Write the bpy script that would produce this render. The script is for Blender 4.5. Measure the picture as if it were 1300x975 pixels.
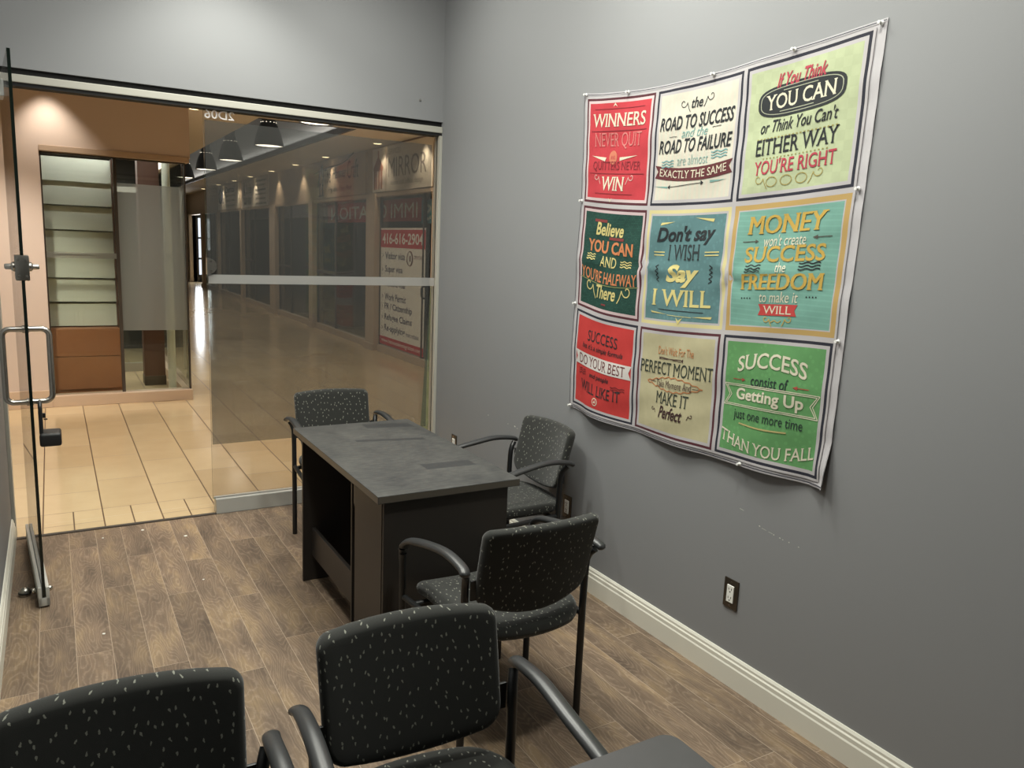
import bpy, bmesh, math, random
from mathutils import Vector, Matrix
R_ = math.radians
rnd = random.Random(7)
for o in list(bpy.data.objects): bpy.data.objects.remove(o)
C = bpy.context.scene
COL = C.collection

# ------------------------------------------------------------------ camera
YAW, PITCH, ROLL, FPX = 0.53425808, 0.17236284, 0.04163865, 990.902
def _cam():
    base = Matrix(((1,0,0),(0,0,-1),(0,1,0)))
    cy, sy = math.cos(YAW), math.sin(YAW); cp, sp = math.cos(PITCH), math.sin(PITCH); cr, sr = math.cos(ROLL), math.sin(ROLL)
    ry = Matrix(((cy,-sy,0),(sy,cy,0),(0,0,1))); rx = Matrix(((1,0,0),(0,cp,-sp),(0,sp,cp))); rz = Matrix(((cr,-sr,0),(sr,cr,0),(0,0,1)))
    m = rz @ rx @ base @ ry
    m = Matrix(((1,0,0),(0,-1,0),(0,0,-1))) @ m
    cd = bpy.data.cameras.new('camera'); cd.sensor_width = 36; cd.sensor_fit = 'HORIZONTAL'
    cd.lens = FPX / 1300 * 36; cd.clip_start = 0.05; cd.clip_end = 200
    o = bpy.data.objects.new('camera', cd); COL.objects.link(o)
    o.matrix_world = Matrix.Translation((0,0,1.6)) @ m.transposed().to_4x4()
    C.camera = o
_cam()

# ------------------------------------------------------------------ light and exposure
C.view_settings.view_transform = 'Standard'; C.view_settings.look = 'None'
C.view_settings.gamma = 1; C.view_settings.use_curve_mapping = False
C.view_settings.exposure = -0.45
C.cycles.use_denoising = True
C.cycles.max_bounces = 10; C.cycles.diffuse_bounces = 4; C.cycles.glossy_bounces = 4
C.cycles.transparent_max_bounces = 16; C.cycles.sample_clamp_indirect = 4
C.cycles.caustics_reflective = False; C.cycles.caustics_refractive = False
W = bpy.data.worlds.new('world'); C.world = W; W.use_nodes = True
W.node_tree.nodes['Background'].inputs[0].default_value = (.9,.95,1,1)
W.node_tree.nodes['Background'].inputs[1].default_value = 0.03

NEUTRAL = (1.0, 1.0, .905); WARM = (1.0, .74, .45); COOL = (1, .97, .92)
def spot(loc, watts, cone, blend, color, target=None, size=.06):
    l = bpy.data.lights.new('spot_lamp', 'SPOT'); l.energy = watts; l.spot_size = R_(cone); l.spot_blend = blend
    l.color = color; l.shadow_soft_size = size
    o = bpy.data.objects.new('spot_lamp', l); COL.objects.link(o); o.location = loc
    if target is not None:
        o.rotation_euler = (Vector(target) - Vector(loc)).to_track_quat('-Z', 'Y').to_euler()
    return o
def area(loc, watts, sx, sy, color, rot=(0,0,0)):
    l = bpy.data.lights.new('area_lamp', 'AREA'); l.energy = watts; l.shape = 'RECTANGLE'; l.size = sx; l.size_y = sy; l.color = color
    o = bpy.data.objects.new('area_lamp', l); COL.objects.link(o); o.location = loc; o.rotation_euler = rot
    return o
# office downlights in the high ceiling, plus added general fill
spot((.80, 4.10, 3.30), 92, 112, .7, NEUTRAL, size=.06)
spot((1.50, 2.45, 3.30), 118, 155, .9, NEUTRAL, size=.12)
spot((.40, 2.5, 3.30), 125, 155, .9, NEUTRAL, size=.12)
spot((1.40, 3.9, 3.30), 38, 155, .9, NEUTRAL, size=.12)  # added general spot, lifts the front wall corner
spot((1.25, 1.35, 3.30), 165, 150, .9, NEUTRAL, size=.12)
area((.95, 2.85, 3.32), 85, 1.8, 2.6, NEUTRAL)  # added soft overhead fill that evens out the walls
# mall corridor: shop front wall washers, ceiling downlights, added fill lamps
WARM2 = (1, .89, .76)
spot((.03, 7.90, 2.93), 62, 84, .8, WARM2, size=.03)
spot((-.35, 6.5, 2.93), 390, 52, .9, WARM2, (-.35, 8.1, .9), size=.06)  # added aimed spot, brightens the left column of the opposite shop
for x, y, w in ((.35, 5.5, 150), (.1, 6.7, 95), (1.9, 5.6, 100), (1.7, 7.4, 75), (1.43, 9.44, 70), (3.2, 5.8, 75), (3.2, 7.8, 75), (-1.2, 6.4, 75)):
    spot((x, y, 2.93), w, 112, .7, WARM2, size=.08)
area((.5, 8.23, 2.56), 46, 1.1, .08, COOL, (R_(38), 0, 0))  # added unseen lamp, tilted to brighten the display rack
area((.35, 9.9, 2.58), 80, 1.2, 1.2, COOL)  # added unseen lamp, brightens the shop interior behind the frosted film
for y in (9.3, 10.7, 13.1, 14.95, 16.8, 18.8, 20.6, 22.7):
    spot((3.98, y, 2.93), 40, 95, .6, (1, .80, .55), size=.04)
for y in (9.1, 11.9, 14.7, 17.2, 20.1):
    spot((2.8, y, 2.88), 110, 150, .6, (1, .89, .74), size=.15)
# unseen uplights added along the coffer lip to brighten the recess
for x in (2.2, 3.24):
    area((x, 17, 3.04), 32, .08, 14, (1, .96, .9), (R_(180), 0, 0))

# ------------------------------------------------------------------ materials
def lin(c):
    return tuple((v/255/12.92 if v/255 <= .04045 else ((v/255+.055)/1.055)**2.4) for v in c)
MATS = {}
def mat(name, rgb, rough=.6, metal=0.0, spec=.5, bump=None, vary=None):
    if name in MATS: return MATS[name]
    m = bpy.data.materials.new(name); m.use_nodes = True; nt = m.node_tree; b = nt.nodes['Principled BSDF']
    c = (*lin(rgb), 1)
    b.inputs['Base Color'].default_value = c; b.inputs['Roughness'].default_value = rough
    b.inputs['Metallic'].default_value = metal; b.inputs['Specular IOR Level'].default_value = spec
    tc = nt.nodes.new('ShaderNodeTexCoord')
    if vary:
        n = nt.nodes.new('ShaderNodeTexNoise'); n.inputs['Scale'].default_value = vary[0]; n.inputs['Detail'].default_value = 5
        nt.links.new(tc.outputs['Object'], n.inputs['Vector'])
        mx = nt.nodes.new('ShaderNodeMix'); mx.data_type = 'RGBA'; mx.inputs[6].default_value = tuple(v*(1-vary[1]) for v in c[:3])+(1,)
        mx.inputs[7].default_value = tuple(min(1, v*(1+vary[1])) for v in c[:3])+(1,)
        nt.links.new(n.outputs['Fac'], mx.inputs[0]); nt.links.new(mx.outputs[2], b.inputs['Base Color'])
    if bump:
        n = nt.nodes.new('ShaderNodeTexNoise'); n.inputs['Scale'].default_value = bump[0]; n.inputs['Detail'].default_value = 3
        nt.links.new(tc.outputs['Object'], n.inputs['Vector'])
        bp = nt.nodes.new('ShaderNodeBump'); bp.inputs['Strength'].default_value = bump[1]; bp.inputs['Distance'].default_value = .002
        nt.links.new(n.outputs['Fac'], bp.inputs['Height']); nt.links.new(bp.outputs['Normal'], b.inputs['Normal'])
    MATS[name] = m
    return m
def emit(name, rgb, s):
    if name in MATS: return MATS[name]
    m = bpy.data.materials.new(name); m.use_nodes = True; nt = m.node_tree; nt.nodes.remove(nt.nodes['Principled BSDF'])
    e = nt.nodes.new('ShaderNodeEmission'); e.inputs[0].default_value = (*lin(rgb), 1); e.inputs[1].default_value = s
    nt.links.new(e.outputs[0], nt.nodes['Material Output'].inputs[0]); MATS[name] = m
    return m
def glass(name, tint=.95, refl=.06, rough=.0, scatter=None, color=(1,1,1), scol=(1,1,1)):
    if name in MATS: return MATS[name]
    m = bpy.data.materials.new(name); m.use_nodes = True; nt = m.node_tree; nt.nodes.remove(nt.nodes['Principled BSDF'])
    t = nt.nodes.new('ShaderNodeBsdfTransparent'); t.inputs[0].default_value = tuple(tint*c for c in color)+(1,)
    g = nt.nodes.new('ShaderNodeBsdfAnisotropic'); g.inputs['Roughness'].default_value = rough
    lw = nt.nodes.new('ShaderNodeFresnel'); ior = 1.33 + refl
    ge = nt.nodes.new('ShaderNodeNewGeometry'); mr = nt.nodes.new('ShaderNodeMapRange')      # same reflectance from either face of the pane
    mr.inputs[3].default_value = ior; mr.inputs[4].default_value = 1/ior; nt.links.new(ge.outputs['Backfacing'], mr.inputs[0]); nt.links.new(mr.outputs[0], lw.inputs['IOR'])
    mx = nt.nodes.new('ShaderNodeMixShader')
    nt.links.new(lw.outputs[0], mx.inputs[0]); nt.links.new(t.outputs[0], mx.inputs[1]); nt.links.new(g.outputs[0], mx.inputs[2])
    out = mx.outputs[0]
    if scatter:
        d = nt.nodes.new('ShaderNodeBsdfDiffuse'); d.inputs[0].default_value = tuple(scatter[0]*c for c in scol)+(1,)
        a = nt.nodes.new('ShaderNodeAddShader'); nt.links.new(out, a.inputs[0]); nt.links.new(d.outputs[0], a.inputs[1]); out = a.outputs[0]
        if scatter[1]:
            d2 = nt.nodes.new('ShaderNodeBsdfTranslucent'); d2.inputs[0].default_value = tuple(scatter[1]*c for c in scol)+(1,)
            a2 = nt.nodes.new('ShaderNodeAddShader'); nt.links.new(out, a2.inputs[0]); nt.links.new(d2.outputs[0], a2.inputs[1]); out = a2.outputs[0]
    nt.links.new(out, nt.nodes['Material Output'].inputs[0]); MATS[name] = m
    return m

class NT:
    """tiny node-graph helper"""
    def __init__(s, m): s.t = m.node_tree
    def n(s, kind, **kw):
        x = s.t.nodes.new(kind)
        for k, v in kw.items(): setattr(x, k, v)
        return x
    def l(s, a, b): s.t.links.new(a, b)
    def math(s, op, a, b=None, c=None):
        x = s.n('ShaderNodeMath', operation=op)
        for i, v in enumerate((a, b, c)):
            if v is None: continue
            if isinstance(v, (int, float)): x.inputs[i].default_value = v
            else: s.l(v, x.inputs[i])
        return x.outputs[0]
    def vmath(s, op, a, b=None):
        x = s.n('ShaderNodeVectorMath', operation=op)
        for i, v in enumerate((a, b)):
            if v is None: continue
            if isinstance(v, tuple): x.inputs[i].default_value = v
            else: s.l(v, x.inputs[i])
        return x.outputs[0]
    def mixc(s, f, a, b):
        x = s.n('ShaderNodeMix', data_type='RGBA')
        for i, v in ((0, f), (6, a), (7, b)):
            if isinstance(v, (int, float)): x.inputs[i].default_value = v
            elif isinstance(v, tuple): x.inputs[i].default_value = (*v[:3], 1)
            else: s.l(v, x.inputs[i])
        return x.outputs[2]
    def sep(s, v):
        x = s.n('ShaderNodeSeparateXYZ'); s.l(v, x.inputs[0]); return x.outputs
    def comb(s, a, b, c=0.0):
        x = s.n('ShaderNodeCombineXYZ')
        for i, v in enumerate((a, b, c)):
            if isinstance(v, (int, float)): x.inputs[i].default_value = v
            else: s.l(v, x.inputs[i])
        return x.outputs[0]
    def noise(s, vec, scale, detail=4, rough=.5):
        x = s.n('ShaderNodeTexNoise'); x.inputs['Scale'].default_value = scale; x.inputs['Detail'].default_value = detail; x.inputs['Roughness'].default_value = rough
        s.l(vec, x.inputs['Vector']); return x.outputs['Fac']
    def ramp(s, f, stops, interp='LINEAR'):
        x = s.n('ShaderNodeValToRGB'); x.color_ramp.interpolation = interp
        while len(x.color_ramp.elements) < len(stops): x.color_ramp.elements.new(.5)
        for e, (p, c) in zip(x.color_ramp.elements, stops): e.position = p; e.color = (*c[:3], 1)
        s.l(f, x.inputs[0]); return x.outputs[0]

def m_new(name):
    m = bpy.data.materials.new(name); m.use_nodes = True; MATS[name] = m
    return m, NT(m), m.node_tree.nodes['Principled BSDF']

def fabric_material():
    m, g, b = m_new('speckled_fabric')
    uv = g.n('ShaderNodeUVMap', uv_map='UVMap').outputs[0]
    wob = g.n('ShaderNodeTexNoise'); wob.inputs['Scale'].default_value = 260; g.l(uv, wob.inputs['Vector'])
    uvw = g.vmath('ADD', uv, g.vmath('MULTIPLY', g.vmath('SUBTRACT', wob.outputs['Color'], (.5,.5,.5)), (.004,.004,0)))
    S = 40.0
    p = g.vmath('MULTIPLY', uvw, (S, S, 0))
    v = g.n('ShaderNodeTexVoronoi', voronoi_dimensions='2D', feature='F1'); v.inputs['Scale'].default_value = 1.0; v.inputs['Randomness'].default_value = .9
    g.l(p, v.inputs['Vector'])
    d = g.sep(g.vmath('SUBTRACT', p, v.outputs['Position']))
    cr = g.sep(v.outputs['Color'])
    ang = g.math('MULTIPLY', g.math('SUBTRACT', cr[0], .5), 1.1)
    ca, sa = g.math('COSINE', ang), g.math('SINE', ang)
    rx = g.math('SUBTRACT', g.math('MULTIPLY', d[0], ca), g.math('MULTIPLY', d[1], sa))
    ry = g.math('ADD', g.math('MULTIPLY', d[0], sa), g.math('MULTIPLY', d[1], ca))
    # a small wedge: wider at one end
    hw = g.math('ADD', .07, g.math('MULTIPLY', ry, g.math('MULTIPLY', g.math('SUBTRACT', cr[1], .45), .62)))
    ex = g.math('DIVIDE', g.math('ABSOLUTE', rx), hw); ey = g.math('DIVIDE', g.math('ABSOLUTE', ry), .17)
    f = g.math('LESS_THAN', g.math('ADD', g.math('POWER', ex, 2), g.math('POWER', ey, 2)), 1.0)
    f = g.math('MULTIPLY', f, g.math('GREATER_THAN', cr[2], .12))
    weave = g.noise(uv, 900, 2)
    base = g.mixc(weave, lin((26,27,26)), lin((58,59,56)))
    spk = g.mixc(weave, lin((104,105,97)), lin((150,151,140)))
    g.l(g.mixc(f, base, spk), b.inputs['Base Color'])
    b.inputs['Roughness'].default_value = .95; b.inputs['Specular IOR Level'].default_value = .15
    b.inputs['Sheen Weight'].default_value = .25; b.inputs['Sheen Roughness'].default_value = .5
    bp = g.n('ShaderNodeBump'); bp.inputs['Strength'].default_value = .35; bp.inputs['Distance'].default_value = .001
    g.l(weave, bp.inputs['Height']); g.l(bp.outputs[0], b.inputs['Normal'])
    return m
def plank_material():
    m, g, b = m_new('wood_planks')
    uv = g.n('ShaderNodeUVMap', uv_map='UVMap').outputs[0]      # metres along, offset per plank
    ed = g.sep(g.n('ShaderNodeUVMap', uv_map='edge').outputs[0])  # metres from the left and near edges
    at = g.n('ShaderNodeAttribute', attribute_name='tone'); tone = g.sep(at.outputs['Vector'])
    s = g.sep(uv)
    q = g.comb(g.math('MULTIPLY', s[0], 7.0), g.math('MULTIPLY', s[1], 1.5), 0.0)
    n1 = g.noise(q, 1.2, 2, .4)
    fig = g.math('FRACT', g.math('ADD', g.math('ADD', g.math('MULTIPLY', n1, 26), g.math('MULTIPLY', g.noise(uv, 60, 3, .6), .9)), g.math('MULTIPLY', s[0], 14)))
    line = g.math('ABSOLUTE', g.math('SUBTRACT', fig, .5))
    line = g.math('POWER', g.math('MULTIPLY', line, 2.0), 3.0)
    fib = g.noise(g.comb(g.math('MULTIPLY', s[0], 180), g.math('MULTIPLY', s[1], 9), 0.0), 1.0, 3, .6)
    big = g.noise(g.comb(g.math('MULTIPLY', s[0], 9), g.math('MULTIPLY', s[1], 2.5), 0.0), 1.0, 4, .6)
    col = g.ramp(big, [(.3, lin((94,80,68))), (.5, lin((121,103,86))), (.72, lin((155,132,101)))])
    col = g.mixc(g.math('MULTIPLY', g.math('MULTIPLY', line, big), .75), col, lin((176,156,134)))
    col = g.mixc(g.math('MULTIPLY', g.math('SUBTRACT', fib, .35), .9), col, lin((62,50,44)))
    br = g.n('ShaderNodeHueSaturation'); g.l(g.math('ADD', .82, g.math('MULTIPLY', tone[0], .36)), br.inputs['Value']); g.l(col, br.inputs['Color'])
    seam = g.math('MAXIMUM', g.math('LESS_THAN', ed[0], .0022), g.math('LESS_THAN', ed[1], .0022))
    col = g.mixc(g.math('MULTIPLY', seam, .75), br.outputs[0], lin((178,160,140)))
    g.l(col, b.inputs['Base Color'])
    b.inputs['Roughness'].default_value = .5; b.inputs['Specular IOR Level'].default_value = .35
    bp = g.n('ShaderNodeBump'); bp.inputs['Strength'].default_value = .25; bp.inputs['Distance'].default_value = .0015
    g.l(g.math('ADD', fib, line), bp.inputs['Height']); g.l(bp.outputs[0], b.inputs['Normal'])
    return m
def tile_material():
    m, g, b = m_new('cream_tiles')
    co = g.sep(g.n('ShaderNodeTexCoord').outputs['Object'])
    u = g.math('DIVIDE', g.math('ADD', co[0], 30 + .06), .2965)
    cu = g.math('FLOOR', u); fu = g.math('FRACT', u)
    front = g.math('LESS_THAN', co[1], 4.957)
    # border row: shifted half a tile, short tiles
    u2 = g.math('ADD', u, .5); fu2 = g.math('FRACT', u2)
    par = g.math('MODULO', cu, 2)
    v = g.math('DIVIDE', g.math('ADD', g.math('SUBTRACT', co[1], 4.957), g.math('MULTIPLY', par, .22)), .60)
    fv = g.math('FRACT', v)
    def near(f, w): return g.math('MAXIMUM', g.math('LESS_THAN', f, w), g.math('GREATER_THAN', f, 1-w))
    strong = g.math('ADD', g.math('MULTIPLY', near(fu, .012), 1), g.math('MULTIPLY', g.math('MULTIPLY', near(fu2, .012), front), 1))
    weak = g.math('MULTIPLY', g.math('MAXIMUM', near(fv, .0045), g.math('LESS_THAN', g.math('ABSOLUTE', g.math('SUBTRACT', co[1], 4.957)), .003)), .8)
    weak2 = g.math('MULTIPLY', g.math('MULTIPLY', g.math('LESS_THAN', g.math('ABSOLUTE', g.math('SUBTRACT', co[1], 4.80)), .002), front), .4)
    f = g.math('MINIMUM', g.math('ADD', g.math('ADD', strong, weak), weak2), 1.0)
    wn = g.n('ShaderNodeTexWhiteNoise', noise_dimensions='2D'); g.l(g.comb(cu, g.math('FLOOR', v)), wn.inputs['Vector'])
    tcx = g.n('ShaderNodeTexCoord')
    cl = g.noise(tcx.outputs['Object'], 5, 5, .6)
    mixf = g.math('ADD', g.math('MULTIPLY', wn.outputs['Value'], .45), g.math('MULTIPLY', cl, .55))
    col = g.mixc(mixf, lin((188,165,128)), lin((214,193,156)))
    g.l(g.mixc(f, col, lin((96,74,52))), b.inputs['Base Color'])
    g.l(g.math('ADD', .13, g.math('MULTIPLY', f, .4)), b.inputs['Roughness'])
    b.inputs['Specular IOR Level'].default_value = .5
    bp = g.n('ShaderNodeBump', invert=True); bp.inputs['Strength'].default_value = .3; bp.inputs['Distance'].default_value = .002
    g.l(f, bp.inputs['Height']); g.l(bp.outputs[0], b.inputs['Normal'])
    return m
def desk_top_material():
    m, g, b = m_new('dusty_black_laminate')
    oc = g.n('ShaderNodeTexCoord').outputs['Object']
    def dust(scale, lo, hi, sx=1.0, sy=1.0):
        f = g.noise(g.vmath('MULTIPLY', oc, (sx, sy, 1)), scale, 6, .62)
        x = g.n('ShaderNodeMapRange'); x.inputs[1].default_value = lo; x.inputs[2].default_value = hi; g.l(f, x.inputs[0]); return x.outputs[0]
    d = g.math('ADD', .04, g.math('ADD', g.math('MULTIPLY', dust(4.5, .3, .75, 1.2, .8), .35), g.math('MULTIPLY', dust(38, .4, .8, .6, 1.6), .3)))
    s = g.sep(oc)
    def rect(x0, x1, y0, y1, skew=0.0):
        cx, cy = (x0+x1)/2, (y0+y1)/2
        xx = g.math('SUBTRACT', s[0], cx)
        yy = g.math('ADD', g.math('SUBTRACT', s[1], cy), g.math('MULTIPLY', xx, skew))
        a = g.math('LESS_THAN', g.math('ABSOLUTE', xx), (x1-x0)/2)
        return g.math('MULTIPLY', a, g.math('LESS_THAN', g.math('ABSOLUTE', yy), (y1-y0)/2))
    clean = g.math('MAXIMUM', rect(.03, .25, 0.405, .49, .18), rect(.01, .22, -.31, -.235, .05))
    clean = g.math('MAXIMUM', clean, rect(-.1, .2, .165, .2, .2))
    d = g.math('MULTIPLY', d, g.math('SUBTRACT', 1.0, g.math('MULTIPLY', clean, .75)))
    g.l(g.mixc(d, lin((42,43,45)), lin((104,103,98))), b.inputs['Base Color'])
    b.inputs['Roughness'].default_value = .55; b.inputs['Specular IOR Level'].default_value = .35
    return m
M = dict(
    wall=mat('grey_wall_paint', (138,139,141), .62, spec=.25, bump=(300,.06), vary=(1.5,.03)),
    ceil=mat('ceiling_paint', (150,150,150), .9),
    white_trim=mat('white_trim_paint', (222,220,208), .4),
    fabric=fabric_material(), planks=plank_material(), tiles=tile_material(), desktop=desk_top_material(),
    frame=mat('black_steel', (26,27,28), .38, spec=.5),
    arm=mat('black_armrest_plastic', (50,51,52), .36, spec=.55, bump=(500,.05)),
    laminate=mat('dark_laminate', (50,46,43), .42, spec=.4, bump=(240,.03)),
    laminate_edge=mat('laminate_edge', (88,82,74), .4),
    table=mat('near_table_laminate', (62,61,62), .5, vary=(30,.12)),
    alu=mat('brushed_aluminium', (186,188,184), .4, metal=.35),
    alu_white=mat('pale_aluminium', (176,174,164), .45),
    steel=mat('stainless_steel', (190,186,178), .25, metal=1),
    dark=mat('dark_gap', (20,20,20), .8), black=mat('black_rubber', (20,20,21), .5),
    clear=glass('clear_glass', .94, .12), pane=glass('shop_glass', .92, .1, color=(.97,1,.97)),
    film=glass('smoked_privacy_film', .41, .12, .02, scatter=(.036, .0), color=(.97,1,1), scol=(1,1,.95)),
    stripe=glass('frosted_stripe', .25, .2, .3, scatter=(.26, .08), scol=(1,1,.97)),
    frost=glass('frosted_film', .40, .1, .3, scatter=(.07, .20), scol=(1,1,.95)),
    glass_edge=mat('glass_edge', (16,24,20), .15), glass_edge_green=mat('green_glass_edge', (70,98,80), .2),
    beige=mat('beige_shop_wall', (204,188,176), .7, vary=(2,.03)), beige_dark=mat('beige_base', (196,174,152), .5),
    taupe=mat('taupe_fascia', (176,156,136), .8), cream=mat('cream_ceiling', (216,206,192), .85),
    coffer=mat('grey_coffer', (140,140,137), .8), dark_trim=mat('bronze_trim', (60,54,48), .5),
    wood=mat('brown_wood_panel', (160,106,72), .42, vary=(7,.12)), shelf_white=mat('white_shelf', (214,218,206), .5),
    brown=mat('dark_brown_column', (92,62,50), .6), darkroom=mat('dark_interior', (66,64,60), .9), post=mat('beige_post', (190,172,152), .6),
    paper=mat('white_paper', (235,233,225), .8), sign_white=mat('sign_white', (222,216,206), .6), sign_red=mat('sign_red', (190,46,52), .6),
    sign_teal=mat('sign_teal', (60,140,160), .6), ink=mat('sign_ink', (36,36,44), .7), ink_blue=mat('poster_ink', (58,62,92), .7),
    sign_brown=mat('sign_brown', (150,92,66), .7), sign_grey=mat('sign_grey', (120,112,108), .7), vinyl=glass('white_vinyl', .1, .05, .5, scatter=(.5, .45)),
    shade=mat('black_lamp_shade', (30,30,31), .45), lamp=emit('lamp_diffuser', (255,240,214), 6), spot_e=emit('downlight_lens', (255,226,170), 7),
    daylit=emit('daylit_window', (232,240,248), 1.6), plate=mat('dark_steel_plate', (92,84,74), .35, metal=.8), plastic=mat('white_plastic', (240,240,234), .35),
    slot=mat('outlet_slot', (30,28,26), .6), pin=mat('clear_pin', (225,225,222), .2), door_stop=mat('satin_nickel', (150,148,142), .3, metal=1),
)

# ------------------------------------------------------------------ geometry helpers
def link(o, parent=None):
    COL.objects.link(o)
    if parent is not None: o.parent = parent
    return o
def make(name, bm, mats, parent=None, smooth=0, loc=(0,0,0), recalc=True):
    if recalc: bmesh.ops.recalc_face_normals(bm, faces=bm.faces[:])
    me = bpy.data.meshes.new(name); bm.to_mesh(me); bm.free()
    for m in (mats if isinstance(mats, (list, tuple)) else [mats]): me.materials.append(m)
    if smooth:
        me.polygons.foreach_set('use_smooth', [True]*len(me.polygons)); me.set_sharp_from_angle(angle=R_(smooth))
    o = bpy.data.objects.new(name, me); o.location = loc
    return link(o, parent)
def tag(o, label=None, cat=None, group=None, kind=None):
    if label: o['label'] = label
    if cat: o['category'] = cat
    if group: o['group'] = group
    if kind: o['kind'] = kind
    return o
def thing(name, label, cat, loc=(0,0,0), rz=0, group=None):
    o = bpy.data.objects.new(name, None); o.empty_display_size = .05; o.location = loc; o.rotation_euler = (0,0,rz); link(o)
    return tag(o, label, cat, group)
def struct(name, bm, mats, parent=None, smooth=0, label=None):
    o = make(name, bm, mats, parent, smooth)
    if parent is None: o['kind'] = 'structure'
    if label: o['label'] = label
    return o
def copy_tree(o, parent=None):
    c = o.copy(); COL.objects.link(c)
    if parent is not None: c.parent = parent
    for ch in list(o.children): copy_tree(ch, c)
    return c
def NB(): return bmesh.new()
def box(bm, x0, x1, y0, y1, z0, z1, mi=0, bevel=0, seg=2):
    vs = [bm.verts.new((x, y, z)) for x in (x0, x1) for y in (y0, y1) for z in (z0, z1)]
    fs = []
    for q in ((0,1,3,2),(4,6,7,5),(0,4,5,1),(2,3,7,6),(0,2,6,4),(1,5,7,3)):
        f = bm.faces.new([vs[i] for i in q]); f.material_index = mi; fs.append(f)
    if bevel:
        es = list({e for f in fs for e in f.edges})
        r = bmesh.ops.bevel(bm, geom=es, offset=bevel, segments=seg, profile=.6, affect='EDGES')
        for f in r['faces']: f.material_index = mi
    return fs
def quad(bm, pts, mi=0):
    f = bm.faces.new([bm.verts.new(p) for p in pts]); f.material_index = mi; return f
def prism(bm, poly, axis, a, b, mi=0):
    def P(p, t): return {'x': (t, p[0], p[1]), 'y': (p[0], t, p[1]), 'z': (p[0], p[1], t)}[axis]
    A = [bm.verts.new(P(p, a)) for p in poly]; B = [bm.verts.new(P(p, b)) for p in poly]; n = len(poly)
    for f in [bm.faces.new(A), bm.faces.new(B[::-1])] + [bm.faces.new((A[i], A[(i+1)%n], B[(i+1)%n], B[i])) for i in range(n)]: f.material_index = mi
def spline(pts, n=8):
    P = [Vector(p) for p in pts]; P = [P[0]*2-P[1]] + P + [P[-1]*2-P[-2]]; out = []
    for i in range(1, len(P)-2):
        for k in range(n):
            t = k/n; a, b, c, d = P[i-1:i+3]
            out.append(.5*((2*b)+(-a+c)*t+(2*a-5*b+4*c-d)*t*t+(-a+3*b-3*c+d)*t**3))
    return out + [P[-2]]
def tube(bm, pts, r, seg=12, mi=0, flat=1.0, up=None, closed=False, radii=None):
    P = [Vector(p) for p in pts]; n = len(P); rings = []; nrm = None
    for i, p in enumerate(P):
        if closed: t = (P[(i+1)%n]-P[i-1]).normalized()
        else: t = (P[min(i+1, n-1)]-P[max(i-1, 0)]).normalized()
        if up is not None: s = t.cross(Vector(up)); s = s.normalized() if s.length > 1e-4 else Vector((1,0,0)); u = s.cross(t)
        else:
            if nrm is None: nrm = t.orthogonal().normalized()
            nrm = (nrm - t*nrm.dot(t)).normalized(); s = nrm; u = t.cross(s)
        rr = radii[i] if radii else r
        rings.append([bm.verts.new(p + s*rr*math.cos(2*math.pi*k/seg) + u*rr*flat*math.sin(2*math.pi*k/seg)) for k in range(seg)])
    for i in range(n if closed else n-1):
        a, b = rings[i], rings[(i+1)%n]
        for k in range(seg): bm.faces.new((a[k], a[(k+1)%seg], b[(k+1)%seg], b[k])).material_index = mi
    if not closed:
        bm.faces.new(rings[0][::-1]).material_index = mi; bm.faces.new(rings[-1]).material_index = mi
def lathe(bm, prof, c=(0,0,0), seg=28, mi=0, axis='z', cap=True):
    rings = []
    for r, h in prof:
        ring = []
        for k in range(seg):
            a = 2*math.pi*k/seg; x, y = r*math.cos(a), r*math.sin(a)
            p = {'z': (x, y, h), 'x': (h, x, y), 'y': (x, h, y)}[axis]
            ring.append(bm.verts.new((p[0]+c[0], p[1]+c[1], p[2]+c[2])))
        rings.append(ring)
    for a, b in zip(rings, rings[1:]):
        for k in range(seg): bm.faces.new((a[k], a[(k+1)%seg], b[(k+1)%seg], b[k])).material_index = mi
    if cap:
        bm.faces.new(rings[0][::-1]).material_index = mi; bm.faces.new(rings[-1]).material_index = mi
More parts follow.
